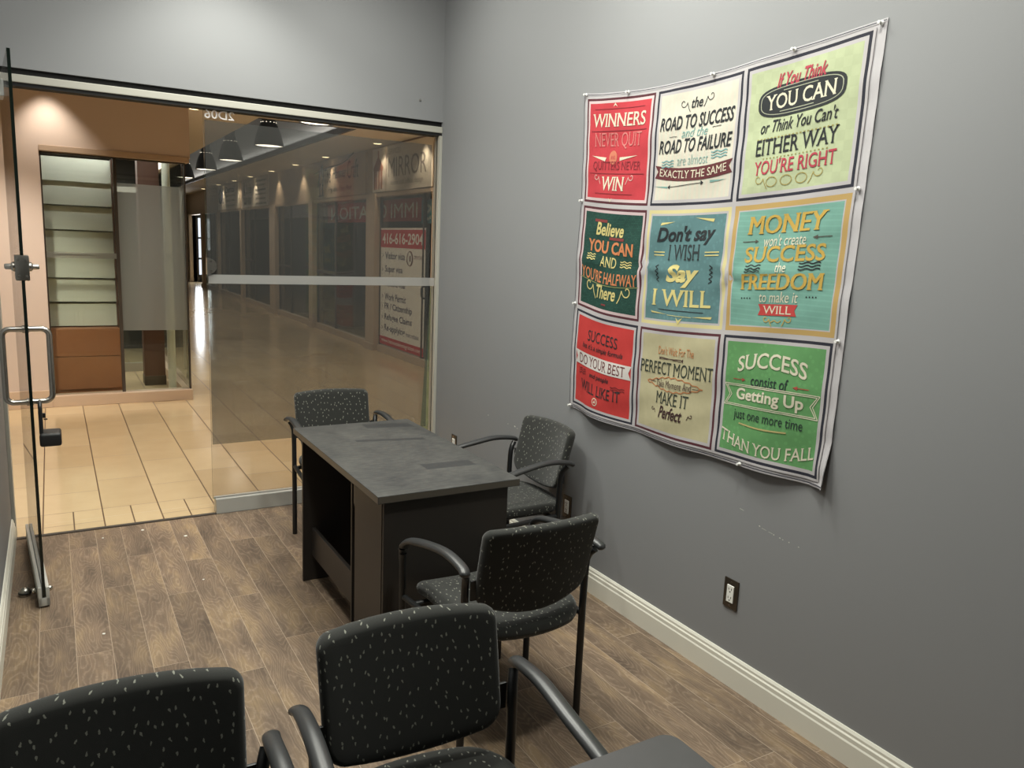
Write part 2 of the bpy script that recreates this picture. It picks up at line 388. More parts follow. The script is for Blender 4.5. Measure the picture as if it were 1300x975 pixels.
def cushion(bm, outline, T, fmap, rings=9, edge=.016):
    """puffy slab: outline = list of (u,v) in metres, T thickness, fmap(u,v,w)->xyz with w in 0..T; metre UVs"""
    uvl = bm.loops.layers.uv.new('UVMap'); n = len(outline)
    cu = sum(p[0] for p in outline)/n; cv = sum(p[1] for p in outline)/n
    qa = math.pi/2*math.sqrt((edge**2+(T/2)**2)/2)          # quarter arc of the rounded rim
    def ring(s, w, ins, ext):
        out = []
        for (a, b) in outline:
            L = math.hypot(a-cu, b-cv); k = s*(1-ins/L); e = s*(1-edge/L) + ext/L
            out.append((cu+(a-cu)*k, cv+(b-cv)*k, w, cu+(a-cu)*e, cv+(b-cv)*e))
        return out
    seq = [ring(s, T, edge, 0) for s in [i/rings for i in range(1, rings)]]
    for k in range(0, 9):
        a = math.pi*k/8; seq.append(ring(1, T/2+T/2*math.cos(a), edge*(1-math.sin(a)), qa*min(k, 8-k)/4))
    seq += [ring(s, 0, edge, 0) for s in [i/rings for i in range(rings-1, 0, -1)]]
    V = []; uvmap = {}
    for rr in seq:
        row = []
        for (u, v, w, p, q) in rr:
            x = bm.verts.new(fmap(u, v, w)); uvmap[x] = (p + (0 if w > T*.45 else 3.3), q); row.append(x)
        V.append(row)
    c0 = bm.verts.new(fmap(cu, cv, T)); uvmap[c0] = (cu, cv); c1 = bm.verts.new(fmap(cu, cv, 0)); uvmap[c1] = (cu+3.3, cv)
    fs = []
    for k in range(n):
        fs.append(bm.faces.new((c0, V[0][k], V[0][(k+1)%n]))); fs.append(bm.faces.new((c1, V[-1][(k+1)%n], V[-1][k])))
    for a, b in zip(V, V[1:]):
        for k in range(n): fs.append(bm.faces.new((a[k], b[k], b[(k+1)%n], a[(k+1)%n])))
    for f in fs:
        us = [uvmap[l.vert] for l in f.loops]
        jump = max(u[0] for u in us)-min(u[0] for u in us) > 1.5
        for l in f.loops:
            u, v = uvmap[l.vert]
            if jump and u > 1.6: u -= 3.3
            l[uvl].uv = (u, v)
def rounded(x0, x1, z0, z1, r, n=6, per=8):
    """rounded rectangle outline, r = radii (bl, br, tr, tl), straight runs subdivided"""
    pts = []
    cs = [(x0+r[0], z0+r[0], r[0], 180), (x1-r[1], z0+r[1], r[1], 270), (x1-r[2], z1-r[2], r[2], 0), (x0+r[3], z1-r[3], r[3], 90)]
    for i, (cx, cz, rr, a0) in enumerate(cs):
        arc = [(cx+rr*math.cos(R_(a0+90*k/n)), cz+rr*math.sin(R_(a0+90*k/n))) for k in range(n+1)]
        pts += arc
        nx = cs[(i+1)%4]; q = (nx[0]+nx[2]*math.cos(R_(nx[3])), nx[1]+nx[2]*math.sin(R_(nx[3])))
        p = arc[-1]
        pts += [(p[0]+(q[0]-p[0])*k/per, p[1]+(q[1]-p[1])*k/per) for k in range(1, per)]
    return pts

# lettering: built-in font, filled flat, fitted to a box; slab serifs can be added on stem ends
_TXT = {}
def text_raw(s, bold=0.0, serif=False, shear=0.0):
    key = (s, bold, serif, shear)
    if key in _TXT: return _TXT[key]
    cu = bpy.data.curves.new('lettering', 'FONT'); cu.body = s; cu.resolution_u = 3; cu.fill_mode = 'FRONT'; cu.offset = 0 if 'M' in s else bold   # the M outline folds over when offset
    o = bpy.data.objects.new('lettering', cu); COL.objects.link(o)
    bpy.context.view_layer.update()
    me = o.evaluated_get(bpy.context.evaluated_depsgraph_get()).to_mesh()
    V = [(v.co.x, v.co.y) for v in me.vertices]; F = [tuple(p.vertices) for p in me.polygons]
    o.evaluated_get(bpy.context.evaluated_depsgraph_get()).to_mesh_clear()
    bpy.data.objects.remove(o); bpy.data.curves.remove(cu)
    if serif and V:
        edges = {}
        for f in F:
            for a, b in zip(f, f[1:]+f[:1]): edges[tuple(sorted((a, b)))] = edges.get(tuple(sorted((a, b))), 0)+1
        top = max(v[1] for v in V) if s.upper() == s else .73
        for lv, sg in ((0.0 if 'M' in s else 0.0-bold, 1), (top, -1)):
            for (a, b), c in edges.items():
                if c != 1: continue
                (xa, ya), (xb, yb) = V[a], V[b]
                if abs(ya-yb) < .004 and abs(ya-lv) < .02 and .04 < abs(xa-xb) < .26:
                    l, r = min(xa, xb)-.038, max(xa, xb)+.038; i = len(V)
                    V += [(l, ya), (r, ya), (r, ya+sg*.048), (l, ya+sg*.048)]; F.append((i, i+1, i+2, i+3))
    if shear: V = [(x+y*shear, y) for x, y in V]
    _TXT[key] = (V, F)
    return V, F
def text_fit(s, cx, cy, w, h, bold=0.0, serif=False, shear=0.0, rot=0.0, arc=0.0):
    """verts fitted to a w x h box centred at cx,cy (y up); arc lifts the middle by arc"""
    V, F = text_raw(s, bold, serif, shear)
    xs = [v[0] for v in V]; ys = [v[1] for v in V]
    x0, x1, y0, y1 = min(xs), max(xs), min(ys), max(ys); out = []
    cr, sr = math.cos(rot), math.sin(rot)
    for x, y in V:
        u = (x-x0)/(x1-x0)-.5; a = u*w; b = ((y-y0)/(y1-y0)-.5)*h + arc*(1-4*u*u)
        out.append((cx+a*cr-b*sr, cy+a*sr+b*cr))
    return out, F
def put_text(bm, spec, fmap, mi=0):
    V, F = spec; vs = [bm.verts.new(fmap(*p)) for p in V]
    for f in F:
        try: bm.faces.new([vs[i] for i in f]).material_index = mi
        except ValueError: pass

# ------------------------------------------------------------------ the room
XL, XR, YF, YB, ZC = -.245, 2.145, 4.6, -1.6, 3.35
# floor: planks laid lengthwise, each with its own grain offset and tone
def build_floor():
    bm = NB(); uvl = bm.loops.layers.uv.new('UVMap'); el = bm.loops.layers.uv.new('edge'); tl = bm.verts.layers.float_vector.new('tone')
    w = .1232; x0 = -.118 - 2*w; k = 0
    ends = {2: 3.455, 3: 4.34, 4: 3.78, 5: 4.13, 6: 3.59, 7: 3.96, 8: 3.45, 9: 2.98}
    while x0 + k*w < XR:
        a, b = max(x0+k*w, XL), min(x0+(k+1)*w, XR); L = 1.165
        if b <= XL: k += 1; continue
        e = ends.get(k, 3.0 + rnd.random()*1.16); ys = [e + i*L for i in range(-6, 4)]
        cuts = [YB] + [y for y in ys if YB < y < YF-.02] + [YF]
        for y0, y1 in zip(cuts, cuts[1:]):
            ou, ov, t = rnd.uniform(0, 50), rnd.uniform(0, 50), rnd.random()
            vs = [bm.verts.new(p) for p in ((a, y0, 0), (b, y0, 0), (b, y1, 0), (a, y1, 0))]
            for v in vs: v[tl] = (t, rnd.random(), 0)
            f = bm.faces.new(vs)
            for l in f.loops:
                l[uvl].uv = (l.vert.co.x-a+ou, l.vert.co.y-y0+ov); l[el].uv = (l.vert.co.x-a, l.vert.co.y-y0)
        k += 1
    return struct('floor', bm, M['planks'])
build_floor()
bm = NB(); box(bm, XR, XR+.12, YB, YF+.1, 0, ZC); wr = struct('wall_right', bm, M['wall'])
bm = NB()
for y, z, a, b in ((1.841,.655,.006,.004),(1.82,.651,.02,.0012),(1.79,.648,.02,.0012),(1.775,.645,.004,.004),(1.748,.643,.006,.003),(1.735,.641,.004,.003),(1.708,.641,.004,.003),(1.667,.639,.004,.003),
                   (3.88,.640,.005,.006),(3.65,.638,.005,.005),(3.575,.640,.012,.007),(3.55,.634,.01,.003),(1.93,.69,.02,.0015)):
    quad(bm, [(XR-.0006, y+a/2, z-b/2), (XR-.0006, y-a/2, z-b/2-a*.1), (XR-.0006, y-a/2, z+b/2-a*.1), (XR-.0006, y+a/2, z+b/2)])
make('paint_chips', bm, mat('bare_plaster', (216,214,206), .9), wr)
bm = NB(); box(bm, XL-.12, XL, YB, YF+.1, 0, ZC); struct('wall_left', bm, M['wall'])
bm = NB(); box(bm, XL-.12, XR+.12, YB-.12, YB, 0, ZC); struct('wall_rear', bm, M['wall'])
bm = NB(); box(bm, XL, XR, YF, YF+.1, 2.35, ZC); wf = struct('wall_front', bm, M['wall'])
bm = NB(); lathe(bm, [(.006, 4.594), (.006, 4.6)], (1.987, 0, 2.463), 10, axis='y'); make('wall_screw', bm, M['steel'], wf)
bm = NB(); box(bm, XL-.12, XR+.12, YB-.12, YF+.1, ZC, ZC+.1); struct('ceiling', bm, M['ceil'])
# baseboards with a stepped moulding
def base_profile(): return [(0,0),(.016,0),(.016,.078),(.013,.084),(.013,.098),(.009,.103),(.009,.112),(.004,.121),(0,.121)]
bm = NB(); prism(bm, [(XR-p, z) for p, z in base_profile()], 'y', YB, YF-.02); struct('baseboard_right', bm, M['white_trim'])
bm = NB(); prism(bm, [(XL+p, z) for p, z in base_profile()], 'y', YB, YF-.02); struct('baseboard_left', bm, M['white_trim'])

# ------------------------------------------------------------------ the glass shop front
bm = NB(); box(bm, XL, XR, 4.62, 4.69, 2.322, 2.35, 1); box(bm, XL, XR, 4.602, 4.69, 2.285, 2.322, 0, .004); box(bm, XL, XR, 4.61, 4.69, 2.268, 2.285, 1)
struct('trim_1', bm, [M['alu_white'], M['dark']])            # header channel, shade in the gap over it painted black
bm = NB(); box(bm, .757, XR, 4.602, 4.675, 0, .088, 0, .003); struct('trim_2', bm, M['alu'])      # sill under the fixed pane
bm = NB(); box(bm, XL, .757, 4.597, 4.625, 0, .006, 0, .002); struct('trim_3', bm, M['dark_trim'])  # floor threshold
bm = NB(); box(bm, XR-.018, XR, 4.6, 4.68, .088, 2.268, 0, .002); struct('trim_4', bm, M['alu_white'])  # wall channel
bm = NB(); box(bm, XL, XL+.016, 4.6, 4.68, .0, 2.268, 0, .002); struct('trim_5', bm, M['alu_white'])
def pane_box(bm, x0, x1, y0, y1, z0, z1):
    fs = box(bm, x0, x1, y0, y1, z0, z1, 0)
    for f in fs:
        n = f.calc_center_median()
        if not (abs(n.y-y0) < 1e-5 or abs(n.y-y1) < 1e-5): f.material_index = 1
bm = NB(); pane_box(bm, .745, XR-.018, 4.632, 4.644, .088, 2.272)
win = struct('window_1', bm, [M['clear'], M['glass_edge_green']])
bm = NB(); quad(bm, [(.75, 4.6305, .412), (2.088, 4.6305, .412), (2.088, 4.6305, 2.212), (.75, 4.6305, 2.212)])
make('privacy_film', bm, M['film'], win)['label'] = 'smoky grey privacy film'
bm = NB(); quad(bm, [(.75, 4.629, 1.336), (2.125, 4.629, 1.338), (2.125, 4.629, 1.39), (.75, 4.629, 1.386)])
make('frosted_stripe', bm, M['stripe'], win)['label'] = 'white frosted safety stripe'
bm = NB()
put_text(bm, text_fit('2D06', 0, 0, .155, .045, .012), lambda x, y: (.828-x, 4.6295, 2.2445+y))
make('unit_number', bm, M['vinyl'], win)['label'] = 'white vinyl unit number reading 2D06, seen from behind'
bm = NB(); prism(bm, [(.743, 1.387), (.743, 1.478)] + [(.743+.052*math.cos(a), 1.4325+.046*math.sin(a)) for a in [math.pi/2-math.pi*k/14 for k in range(15)]], 'y', 4.618, 4.658)
for z in (1.405, 1.46): lathe(bm, [(.006, 4.613), (.006, 4.62)], (.763, 0, z), 10, 1, 'y')
lathe(bm, [(.004, 4.615), (.004, 4.62)], (.79, 0, 1.4325), 8, 1, 'y')
make('lock_keeper', bm, [M['steel'], M['door_stop']], win, 40)['label'] = 'half round steel strike plate on the pane edge'

# glass door folded back against the left wall
HX, HY = -.165, 4.565
ang = math.atan2(3.68-HY, -.1-HX)
dr = thing('door_1', 'frameless glass door standing open along the left wall', 'door', (HX, HY, 0), ang); dr['kind'] = 'structure'
DW = math.hypot(3.68-HY, -.1-HX)
bm = NB(); pane_box(bm, 0.0, DW, -.006, .006, .05, 2.268); make('glass_panel', bm, [M['clear'], M['glass_edge']], dr)
bm = NB()
for s in (-1, 1): box(bm, 0.0, DW, s*.0075 if s > 0 else -.021, .021 if s > 0 else -.0075, .008, .092, 0, .002)
box(bm, 0, DW, -.021, .021, .008, .045, 0, .002)
make('bottom_rail', bm, M['alu'], dr, 40)
bm = NB()
for s in (-1, 1):
    lathe(bm, [(.011, 0), (.013, .004), (.012, .012), (.006, .018)], (DW-.10, s*.021 if s > 0 else -.039, .045), 14, 0, 'y')
make('rail_bolt', bm, M['steel'], dr, 40)
bm = NB(); box(bm, 0, .14, -.02, .02, 2.19, 2.266, 0, .003); make('top_pivot_patch', bm, M['alu'], dr)
def d_pull(s):
    x = DW-.085; y1 = s*.083; z0, z1 = .885, 1.19
    p = [(x, s*.006, z0)] + [(x, s*.05, z0)] + [(x, y1-s*.028*(1-math.sin(R_(a))), z0+.028*(1-math.cos(R_(a)))) for a in range(0, 91, 15)]
    q = [(a, b, z0+z1-c) for a, b, c in p][::-1]
    bm = NB(); tube(bm, p+q, .0115, 14)
    lathe(bm, [(.016, s*.006), (.016, s*.012)] if s > 0 else [(.016, -.012), (.016, -.006)], (x, 0, z0), 14, 0, 'y')
    lathe(bm, [(.016, s*.006), (.016, s*.012)] if s > 0 else [(.016, -.012), (.016, -.006)], (x, 0, z1), 14, 0, 'y')
    return bm
for s in (-1, 1): make('pull_handle', d_pull(s), M['steel'], dr, 50)
bm = NB()
box(bm, DW-.07, DW+.004, -.024, .024, 1.392, 1.492, 0, .004)
for y in (-.014, .014):
    for z in (1.41, 1.474): lathe(bm, [(.005, DW+.003), (.005, DW+.006)], (0, y, z), 10, 1, 'x')
make('lock_case', bm, [M['door_stop'], M['steel']], dr, 40)
for s in (-1, 1):
    bm = NB(); lathe(bm, [(.019, .0), (.019, .008), (.012, .014), (.011, .032), (.008, .036)] if s > 0 else [(.008, -.036), (.011, -.032), (.012, -.014), (.019, -.008), (.019, 0)], (DW-.035, s*.024, 1.446), 18, 0, 'y')
    make('lock_cylinder', bm, M['steel'], dr, 40)

# black lock hooked over the lower bend of the door pull
t = thing('hanging_lock', 'black u-shaped lock hanging from the steel pull of the open glass door', 'lock', (-.05, 3.762, .0))
bm = NB(); tube(bm, [(-.022, 0, .76), (-.022, 0, .85)] + [(-.022, -.03+.03*math.cos(R_(a)), .86+.03*math.sin(R_(a))) for a in range(0, 181, 20)] + [(-.022, -.06, .76)], .0075, 10)
make('shackle', bm, M['frame'], t, 40)
bm = NB(); box(bm, -.03, .05, -.085, .025, .706, .762, 0, .012, 3); make('lock_body', bm, M['black'], t, 40)
bm = NB(); box(bm, -.026, -.004, -.012, .004, .815, .835, 0, .002); box(bm, -.012, .002, -.008, 0, .806, .811); make('shackle_clip', bm, M['frame'], t)

t = thing('floor_door_stop', 'satin domed door stop on the wood floor behind the glass door', 'door stop', (-.176, 3.85, 0))
bm = NB(); lathe(bm, [(.022, 0), (.024, .006), (.022, .022), (.015, .033), (.005, .037)], seg=20); make('dome', bm, M['door_stop'], t, 40)
bm = NB(); lathe(bm, [(.0245, .009), (.026, .012), (.026, .016), (.0235, .019)], seg=20, cap=False); make('rubber_ring', bm, M['black'], t, 40)

# ------------------------------------------------------------------ the mall corridor outside
bm = NB(); quad(bm, [(-5, YF+.025, 0), (7.5, YF+.025, 0), (7.5, 34, 0), (-5, 34, 0)]); struct('floor_corridor', bm, M['tiles'])
ZS, CX, SY = 2.95, 4.15, 8.1
def flat(name, rects, m, z):
    bm = NB()
    for x0, x1, y0, y1 in rects: box(bm, x0, x1, y0, y1, z, z+.06)
    return struct(name, bm, m)
flat('ceiling_corridor_front', [(-5, CX+.1, YF+.1, 9.6)], M['cream'], ZS)
flat('ceiling_corridor_left', [(.9, 2.14, 9.6, 34)], M['cream'], ZS)
flat('ceiling_corridor_right', [(3.30, CX+.1, 9.6, 34)], M['cream'], ZS)
bm = NB(); box(bm, 2.1, 2.14, 9.6, 34, ZS+.06, 3.72); box(bm, 3.30, 3.34, 9.6, 34, ZS+.06, 3.72); box(bm, 2.14, 3.30, 9.56, 9.6, ZS+.06, 3.72); box(bm, 2.1, 3.34, 9.56, 34, 3.72, 3.78)
struct('ceiling_coffer', bm, M['coffer'])
bm = NB(); box(bm, 3.255, 3.30, 9.6, 34, ZS-.004, ZS+.07); box(bm, 2.14, 3.30, 9.56, 9.605, ZS-.003, ZS+.07); struct('trim_6', bm, M['dark_trim'])
bm = NB(); box(bm, -5.1, -5, YF, SY+.2, 0, 3.1); struct('wall_corridor_left', bm, M['beige'])
bm = NB(); box(bm, -5, XL-.12, YF+.02, YF+.12, 0, 3.1); box(bm, XR+.12, CX+.1, YF+.02, YF+.12, 0, 3.1); struct('wall_corridor_near', bm, M['beige'])
bm = NB(); box(bm, -1, 7.5, 34, 34.1, 0, 3.8); struct('wall_corridor_end', bm, M['beige'])

# opposite shop: taupe wall with a glazed opening
OX0, OX1, OZ0, OZ1 = -.045, 1.135, .10, 2.30
bm = NB()
box(bm, -5, OX0, SY, SY+.15, 0, ZS); box(bm, OX0, 1.175, SY, SY+.15, OZ1, ZS)
box(bm, 1.09, 1.175, SY+.15, 34, OZ1, ZS)
struct('wall_shop_front', bm, M['beige'])
bm = NB(); box(bm, -5, OX0-.005, SY-.02, SY, 0, .16, 0, .004); box(bm, OX0-.005, 1.14, SY-.015, SY+.14, 0, OZ0, 0, .004); box(bm, 1.06, 1.14, SY+.14, 12, 0, OZ0); struct('baseboard_shop', bm, M['beige_dark'])
bm = NB(); box(bm, OX0, 1.165, SY-.012, SY+.15, 2.262, OZ1+.012, 0, .003); struct('trim_7', bm, M['taupe'])
bm = NB(); box(bm, OX0, OX0+.012, SY+.05, SY+.1, OZ0, 2.262); box(bm, 1.123, OX1, SY+.04, SY+.1, OZ0, 2.262); box(bm, OX0, OX1, SY+.05, SY+.1, 2.25, 2.262); box(bm, .525, .552, SY+.05, SY+.1, OZ0, 2.25)
struct('trim_8', bm, M['dark_trim'])
bm = NB(); pane_box(bm, OX0+.012, .525, SY+.07, SY+.08, OZ0, 2.25); pane_box(bm, .552, 1.123, SY+.07, SY+.08, OZ0, 2.25)
w2 = struct('window_2', bm, [M['pane'], M['glass_edge']])
bm = NB(); quad(bm, [(.553, SY+.068, .685), (1.122, SY+.068, .68), (1.122, SY+.068, 2.035), (.553, SY+.068, 2.04)])
make('frosted_film', bm, M['frost'], w2)
bm = NB(); quad(bm, [(OX0+.013, SY+.067, 1.345), (1.122, SY+.067, 1.355), (1.122, SY+.067, 1.40), (OX0+.013, SY+.067, 1.40)])
make('frosted_stripe', bm, M['frost'], w2)
bm = NB(); pane_box(bm, 0, 3, 0, .01, OZ0, OZ1); bmesh.ops.rotate(bm, verts=bm.verts, cent=(0,0,0), matrix=Matrix.Rotation(R_(90), 3, 'Z')); bmesh.ops.translate(bm, verts=bm.verts, vec=(1.13, SY+.1, 0))
for f in bm.faces: f.material_index = 0
struct('window_3', bm, M['pane'])
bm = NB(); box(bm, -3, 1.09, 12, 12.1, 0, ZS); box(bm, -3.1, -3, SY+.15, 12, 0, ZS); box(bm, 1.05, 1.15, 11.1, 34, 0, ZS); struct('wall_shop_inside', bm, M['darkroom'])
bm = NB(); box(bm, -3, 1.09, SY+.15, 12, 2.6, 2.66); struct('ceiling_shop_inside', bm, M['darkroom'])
# shelving seen through the left pane
t = thing('slatwall_display_rack', 'tall white display rack of tilted shelves behind the opposite shop glass', 'display rack', (.24, SY+.3, 0))
bm = NB(); box(bm, -.29, .29, .17, .19, .69, 2.12); make('back_panel', bm, M['shelf_white'], t)
for z in (.70, .93, 1.155, 1.375, 1.60, 1.825, 2.04):
    bm = NB(); prism(bm, [(.085, z), (.10, z), (.125, z+.214), (.11, z+.214)], 'x', -.288, .288); make('shelf', bm, M['shelf_white'], t)
    # thin dark lip on the shelf edge
for sx in (-1, 1):
    bm = NB(); box(bm, sx*.29-.006, sx*.29+.006, -.02, .19, .69, 2.26, 0, .002); make('side_panel', bm, M['brown'], t)
t = thing('wood_base_cabinet', 'brown wood cabinet under the white display rack in opposite shop', 'cabinet', (.245, SY+.3, 0))
bm = NB(); box(bm, -.30, .30, -.04, .2, .02, .688, 0, .004); make('carcass', bm, M['wood'], t)
for z0, z1 in ((.11, .42), (.426, .68)):
    bm = NB(); box(bm, -.297, .297, -.056, -.04, z0, z1, 0, .003); make('drawer_front', bm, M['wood'], t)
t = thing('shop_column', 'dark brown square column behind frosted glass of opposite shop', 'column', (.90, SY+1.0, 0))
bm = NB(); box(bm, -.10, .10, -.1, .1, 0, 2.598, 0, .004); make('shaft', bm, M['brown'], t)
bm = NB(); box(bm, -.105, .105, -.105, .105, 0, .1, 0, .004); make('plinth', bm, M['dark_trim'], t)
t = thing('white_pipe', 'pale vertical pipe beside the brown column in opposite shop', 'pipe', (1.0, SY+.35, 0))
bm = NB(); lathe(bm, [(.038, 0), (.038, 2.598)], seg=20); make('tube', bm, M['shelf_white'], t, 40)
bm = NB(); lathe(bm, [(.05, 0), (.05, .01), (.04, .016)], seg=20); make('foot_flange', bm, M['steel'], t, 40)
t = thing('interior_glass_door', 'narrow framed glass door deep inside the opposite shop', 'door', (.72, SY+1.9, 0))
bm = NB(); box(bm, -.2, -.16, -.02, .02, 0, 2.1); box(bm, .16, .2, -.02, .02, 0, 2.1); box(bm, -.16, .16, -.02, .02, 2.04, 2.1); box(bm, -.16, .16, -.02, .02, 0, .1); make('frame', bm, M['alu_white'], t)
bm = NB(); box(bm, -.16, .16, -.004, .004, .1, 2.04); make('glass_panel', bm, M['pane'], t)

# right side of the corridor: bays between posts
POSTS = [(8.85, 9.05), (11.06, 11.42), (14.24, 14.48), (17.02, 17.5), (20.40, 20.58), (23.62, 23.86), (26.2, 26.5), (28.9, 29.3)]
for a, b in POSTS:
    bm = NB(); box(bm, CX-.05, CX+.055, a, b, 0, 2.29); box(bm, CX-.075, CX+.055, a-.02, b+.02, 0, .1); struct('pillar', bm, M['post'])
bm = NB(); box(bm, CX, CX+.12, YF+.12, 34, 2.28, ZS); box(bm, CX-.03, CX+.12, YF+.12, 34, 2.25, 2.30)
for k in range(len(POSTS)-1):
    if k != 6: box(bm, CX, CX+.1, POSTS[k][1], POSTS[k+1][0], 0, .10)
box(bm, CX, CX+.1, YF+.12, 8.85, 0, 2.25); box(bm, CX, CX+.1, 29.3, 34, 0, 2.25)
struct('wall_corridor_right', bm, M['post'])
for k in range(len(POSTS)-1):
    y0, y1 = POSTS[k][1], POSTS[k+1][0]
    if k == 6: continue
    bm = NB(); box(bm, CX+.05, CX+.06, y0, y1, .1, 2.25); ow = struct('window_%d' % (k+4), bm, M['pane'])
    bm = NB(); ym = y0+(y1-y0)*(.22 if k == 0 else .62)
    box(bm, CX+.035, CX+.075, ym-.02, ym+.02, .1, 2.25); box(bm, CX+.035, CX+.075, y0, y0+.03, .1, 2.25); box(bm, CX+.035, CX+.075, y1-.03, y1, .1, 2.25)
    if k in (1, 2, 3): box(bm, CX+.035, CX+.075, ym, y1, 1.02, 1.07); 
    make('mullion', bm, M['dark_trim'], ow)
bm = NB(); tube(bm, spline([(CX+.06, 9.42, 1.06), (CX-.0, 9.42, 1.04), (CX-.0, 9.42, .92), (CX+.06, 9.42, .9)], 5), .012, 8); make('door_pull', bm, M['frame'], bpy.data.objects['window_4'], 40)
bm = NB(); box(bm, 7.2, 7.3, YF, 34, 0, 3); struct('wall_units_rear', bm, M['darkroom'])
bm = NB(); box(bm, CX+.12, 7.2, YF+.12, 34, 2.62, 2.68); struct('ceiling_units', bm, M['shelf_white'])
bm = NB()
for a, b in POSTS[2:]: box(bm, CX+.2, 7.2, (a+b)/2-.05, (a+b)/2+.05, 0, 2.62)
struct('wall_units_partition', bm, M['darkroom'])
area((5.4, 10.2, 2.58), 22, 1.2, 1.2, COOL)  # added unseen lamp, lifts the interior of the first unit
area((5.2, 15.8, 2.58), 8, .8, .8, COOL); area((5.4, 22, 2.58), 8, .8, .8, COOL)
# daylight coming through the last unit's far window
bm = NB(); box(bm, CX+.21, CX+2.2, 28.98, 29.0, .25, 2.2); lw = struct('window_10', bm, M['daylit'])
bm = NB()
for x in (CX+.21, CX+.50, CX+.9, CX+1.5): box(bm, x-.03, x+.03, 28.9, 28.98, 0, 2.3)
for z in (.22, .8, 1.5, 2.2): box(bm, CX+.2, CX+2.2, 28.9, 28.98, z-.03, z+.03)
make('mullion', bm, M['dark_trim'], lw)
area((CX+.9, 28.85, 1.2), 120, 1.6, 1.8, (.95, .98, 1), (R_(-90), 0, 0))
t = thing('shop_stool', 'small black stool in the bright doorway far down the corridor', 'stool', (CX+.42, 28.2, 0))
bm = NB(); box(bm, -.17, .17, -.17, .17, .6, .66, 0, .02); make('seat', bm, M['black'], t)
for sx in (-1, 1):
    for sy in (-1, 1):
        bm = NB(); tube(bm, [(sx*.16, sy*.16, 0), (sx*.13, sy*.13, .6)], .012, 8); make('leg', bm, M['frame'], t)
bm = NB(); box(bm, -.16, .16, .15, .18, .72, 1.1, 0, .02); box(bm, -.02, .02, .15, .17, .62, .74); make('backrest', bm, M['black'], t)

# shop signs above the bays (text runs towards the viewer along the wall)
def sign(name, label, y0, y1, z0, z1, m=None):
    t = thing(name, label, 'sign', (CX-.02, (y0+y1)/2, z0))
    bm = NB(); box(bm, -.015, .019, -(y1-y0)/2, (y1-y0)/2, 0, z1-z0, 0, .003); make('board', bm, m or M['sign_white'], t)
    return t
def sign_text(t, lines, m, x=-.0165):
    for s, cy, cz, w, h, kw in lines:
        bm = NB(); put_text(bm, text_fit(s, 0, 0, w, h, **kw), lambda a, b: (x, cy-a, cz+b)); make('lettering', bm, m, t)
t = sign('shop_sign', 'pale sign with brown house emblem and large outlined lettering above nearest shop', 9.08, 11.2, 2.31, 2.92)
bm = NB(); hy = .82
for a, b, z0, z1 in ((-.16,-.1,.04,.30),(-.06,-.01,.04,.34),(.1,.16,.04,.30),(.04,.07,.04,.34)): box(bm, -.02, -.015, hy+a, hy+b, z0, z1)
box(bm, -.02, -.015, hy-.18, hy+.18, .30, .33); prism(bm, [(hy-.2, .33), (hy+.2, .33), (hy, .5)], 'x', -.02, -.015); box(bm, -.02, -.015, hy-.02, hy+.02, .48, .57)
make('house_emblem', bm, M['sign_brown'], t)
bm = NB(); box(bm, -.02, -.015, .5, .55, .0, .61); make('divider', bm, M['beige'], t)
sign_text(t, [('MIRROR', -.22, .315, 1.3, .26, dict(bold=.02)), ('SERVICES', .22, .53, .46, .07, {}), ('home and office design', -.22, .1, 1.1, .09, {})], M['sign_grey'])
t = sign('shop_sign', 'sign reading The Hammer Craft with a dark blacksmith figure at its far end', 11.5, 14.2, 2.31, 2.92, M['post'])
sign_text(t, [('The', .52, .36, .36, .24, {}), ('Hammer', -.12, .38, .66, .17, dict(bold=.01)), ('Craft', -.78, .40, .52, .28, {}), ('Forge ideas & Every Blend', -.12, .12, 1.2, .1, {})], M['ink'], -.0185)
bm = NB()
tube(bm, spline([(-.018, .95, .42), (-.018, .82, .55), (-.018, .74, .36)], 5), .03, 6, flat=.2); tube(bm, [(-.018, .95, .42), (-.018, 1.05, .2)], .035, 6, flat=.2); tube(bm, [(-.018, .74, .36), (-.018, .8, .22)], .03, 6, flat=.2)
tube(bm, [(-.018, 1.0, .05), (-.018, .72, .05)], .03, 6, flat=.2); box(bm, -.02, -.016, .76, .82, .05, .22); box(bm, -.02, -.016, .93, .98, .05, .26)
tube(bm, spline([(-.018, 1.25, .44), (-.018, .4, .5), (-.018, -.3, .52), (-.018, -.9, .66)], 6), .008, 6)
make('blacksmith_figure', bm, M['ink'], t)
t = sign('shop_sign', 'pale sign with bold logo and two columns of small print, middle of corridor', 17.62, 20.34, 2.30, 2.94)
sign_text(t, [('A', 1.05, .42, .22, .3, dict(bold=.05)), ('Stride', .55, .42, .6, .22, {}), ('Foot clinic', .7, .2, .8, .1, {}), ('647 555', .7, .1, .8, .09, dict(bold=.03))] + [(s, -.65, .56-.1*i, 1.0, .055, dict(bold=.02)) for i, s in enumerate(('Orthotics', 'Massage', 'Footwear', 'Bracing', 'Therapy', 'Walk in'))], M['ink'])
t = sign('shop_sign', 'pale sign with ring logo and four text lines, farthest down corridor', 20.7, 23.5, 2.30, 2.94)
bm = NB(); tube(bm, [(-.018, .95+.2*math.cos(a*.314), .36+.2*math.sin(a*.314)) for a in range(20)], .035, 6, flat=.2, closed=True); box(bm, -.02, -.016, .62, .7, .16, .58); make('ring_logo', bm, M['ink_blue'], t)
sign_text(t, [('Dental', -.3, .5, 1.2, .16, dict(bold=.02)), ('Family care', -.3, .34, 1.2, .1, {}), ('Open late', -.3, .22, 1.2, .08, {}), ('Walk in welcome', -.3, .1, 1.2, .07, {})], M['ink'])

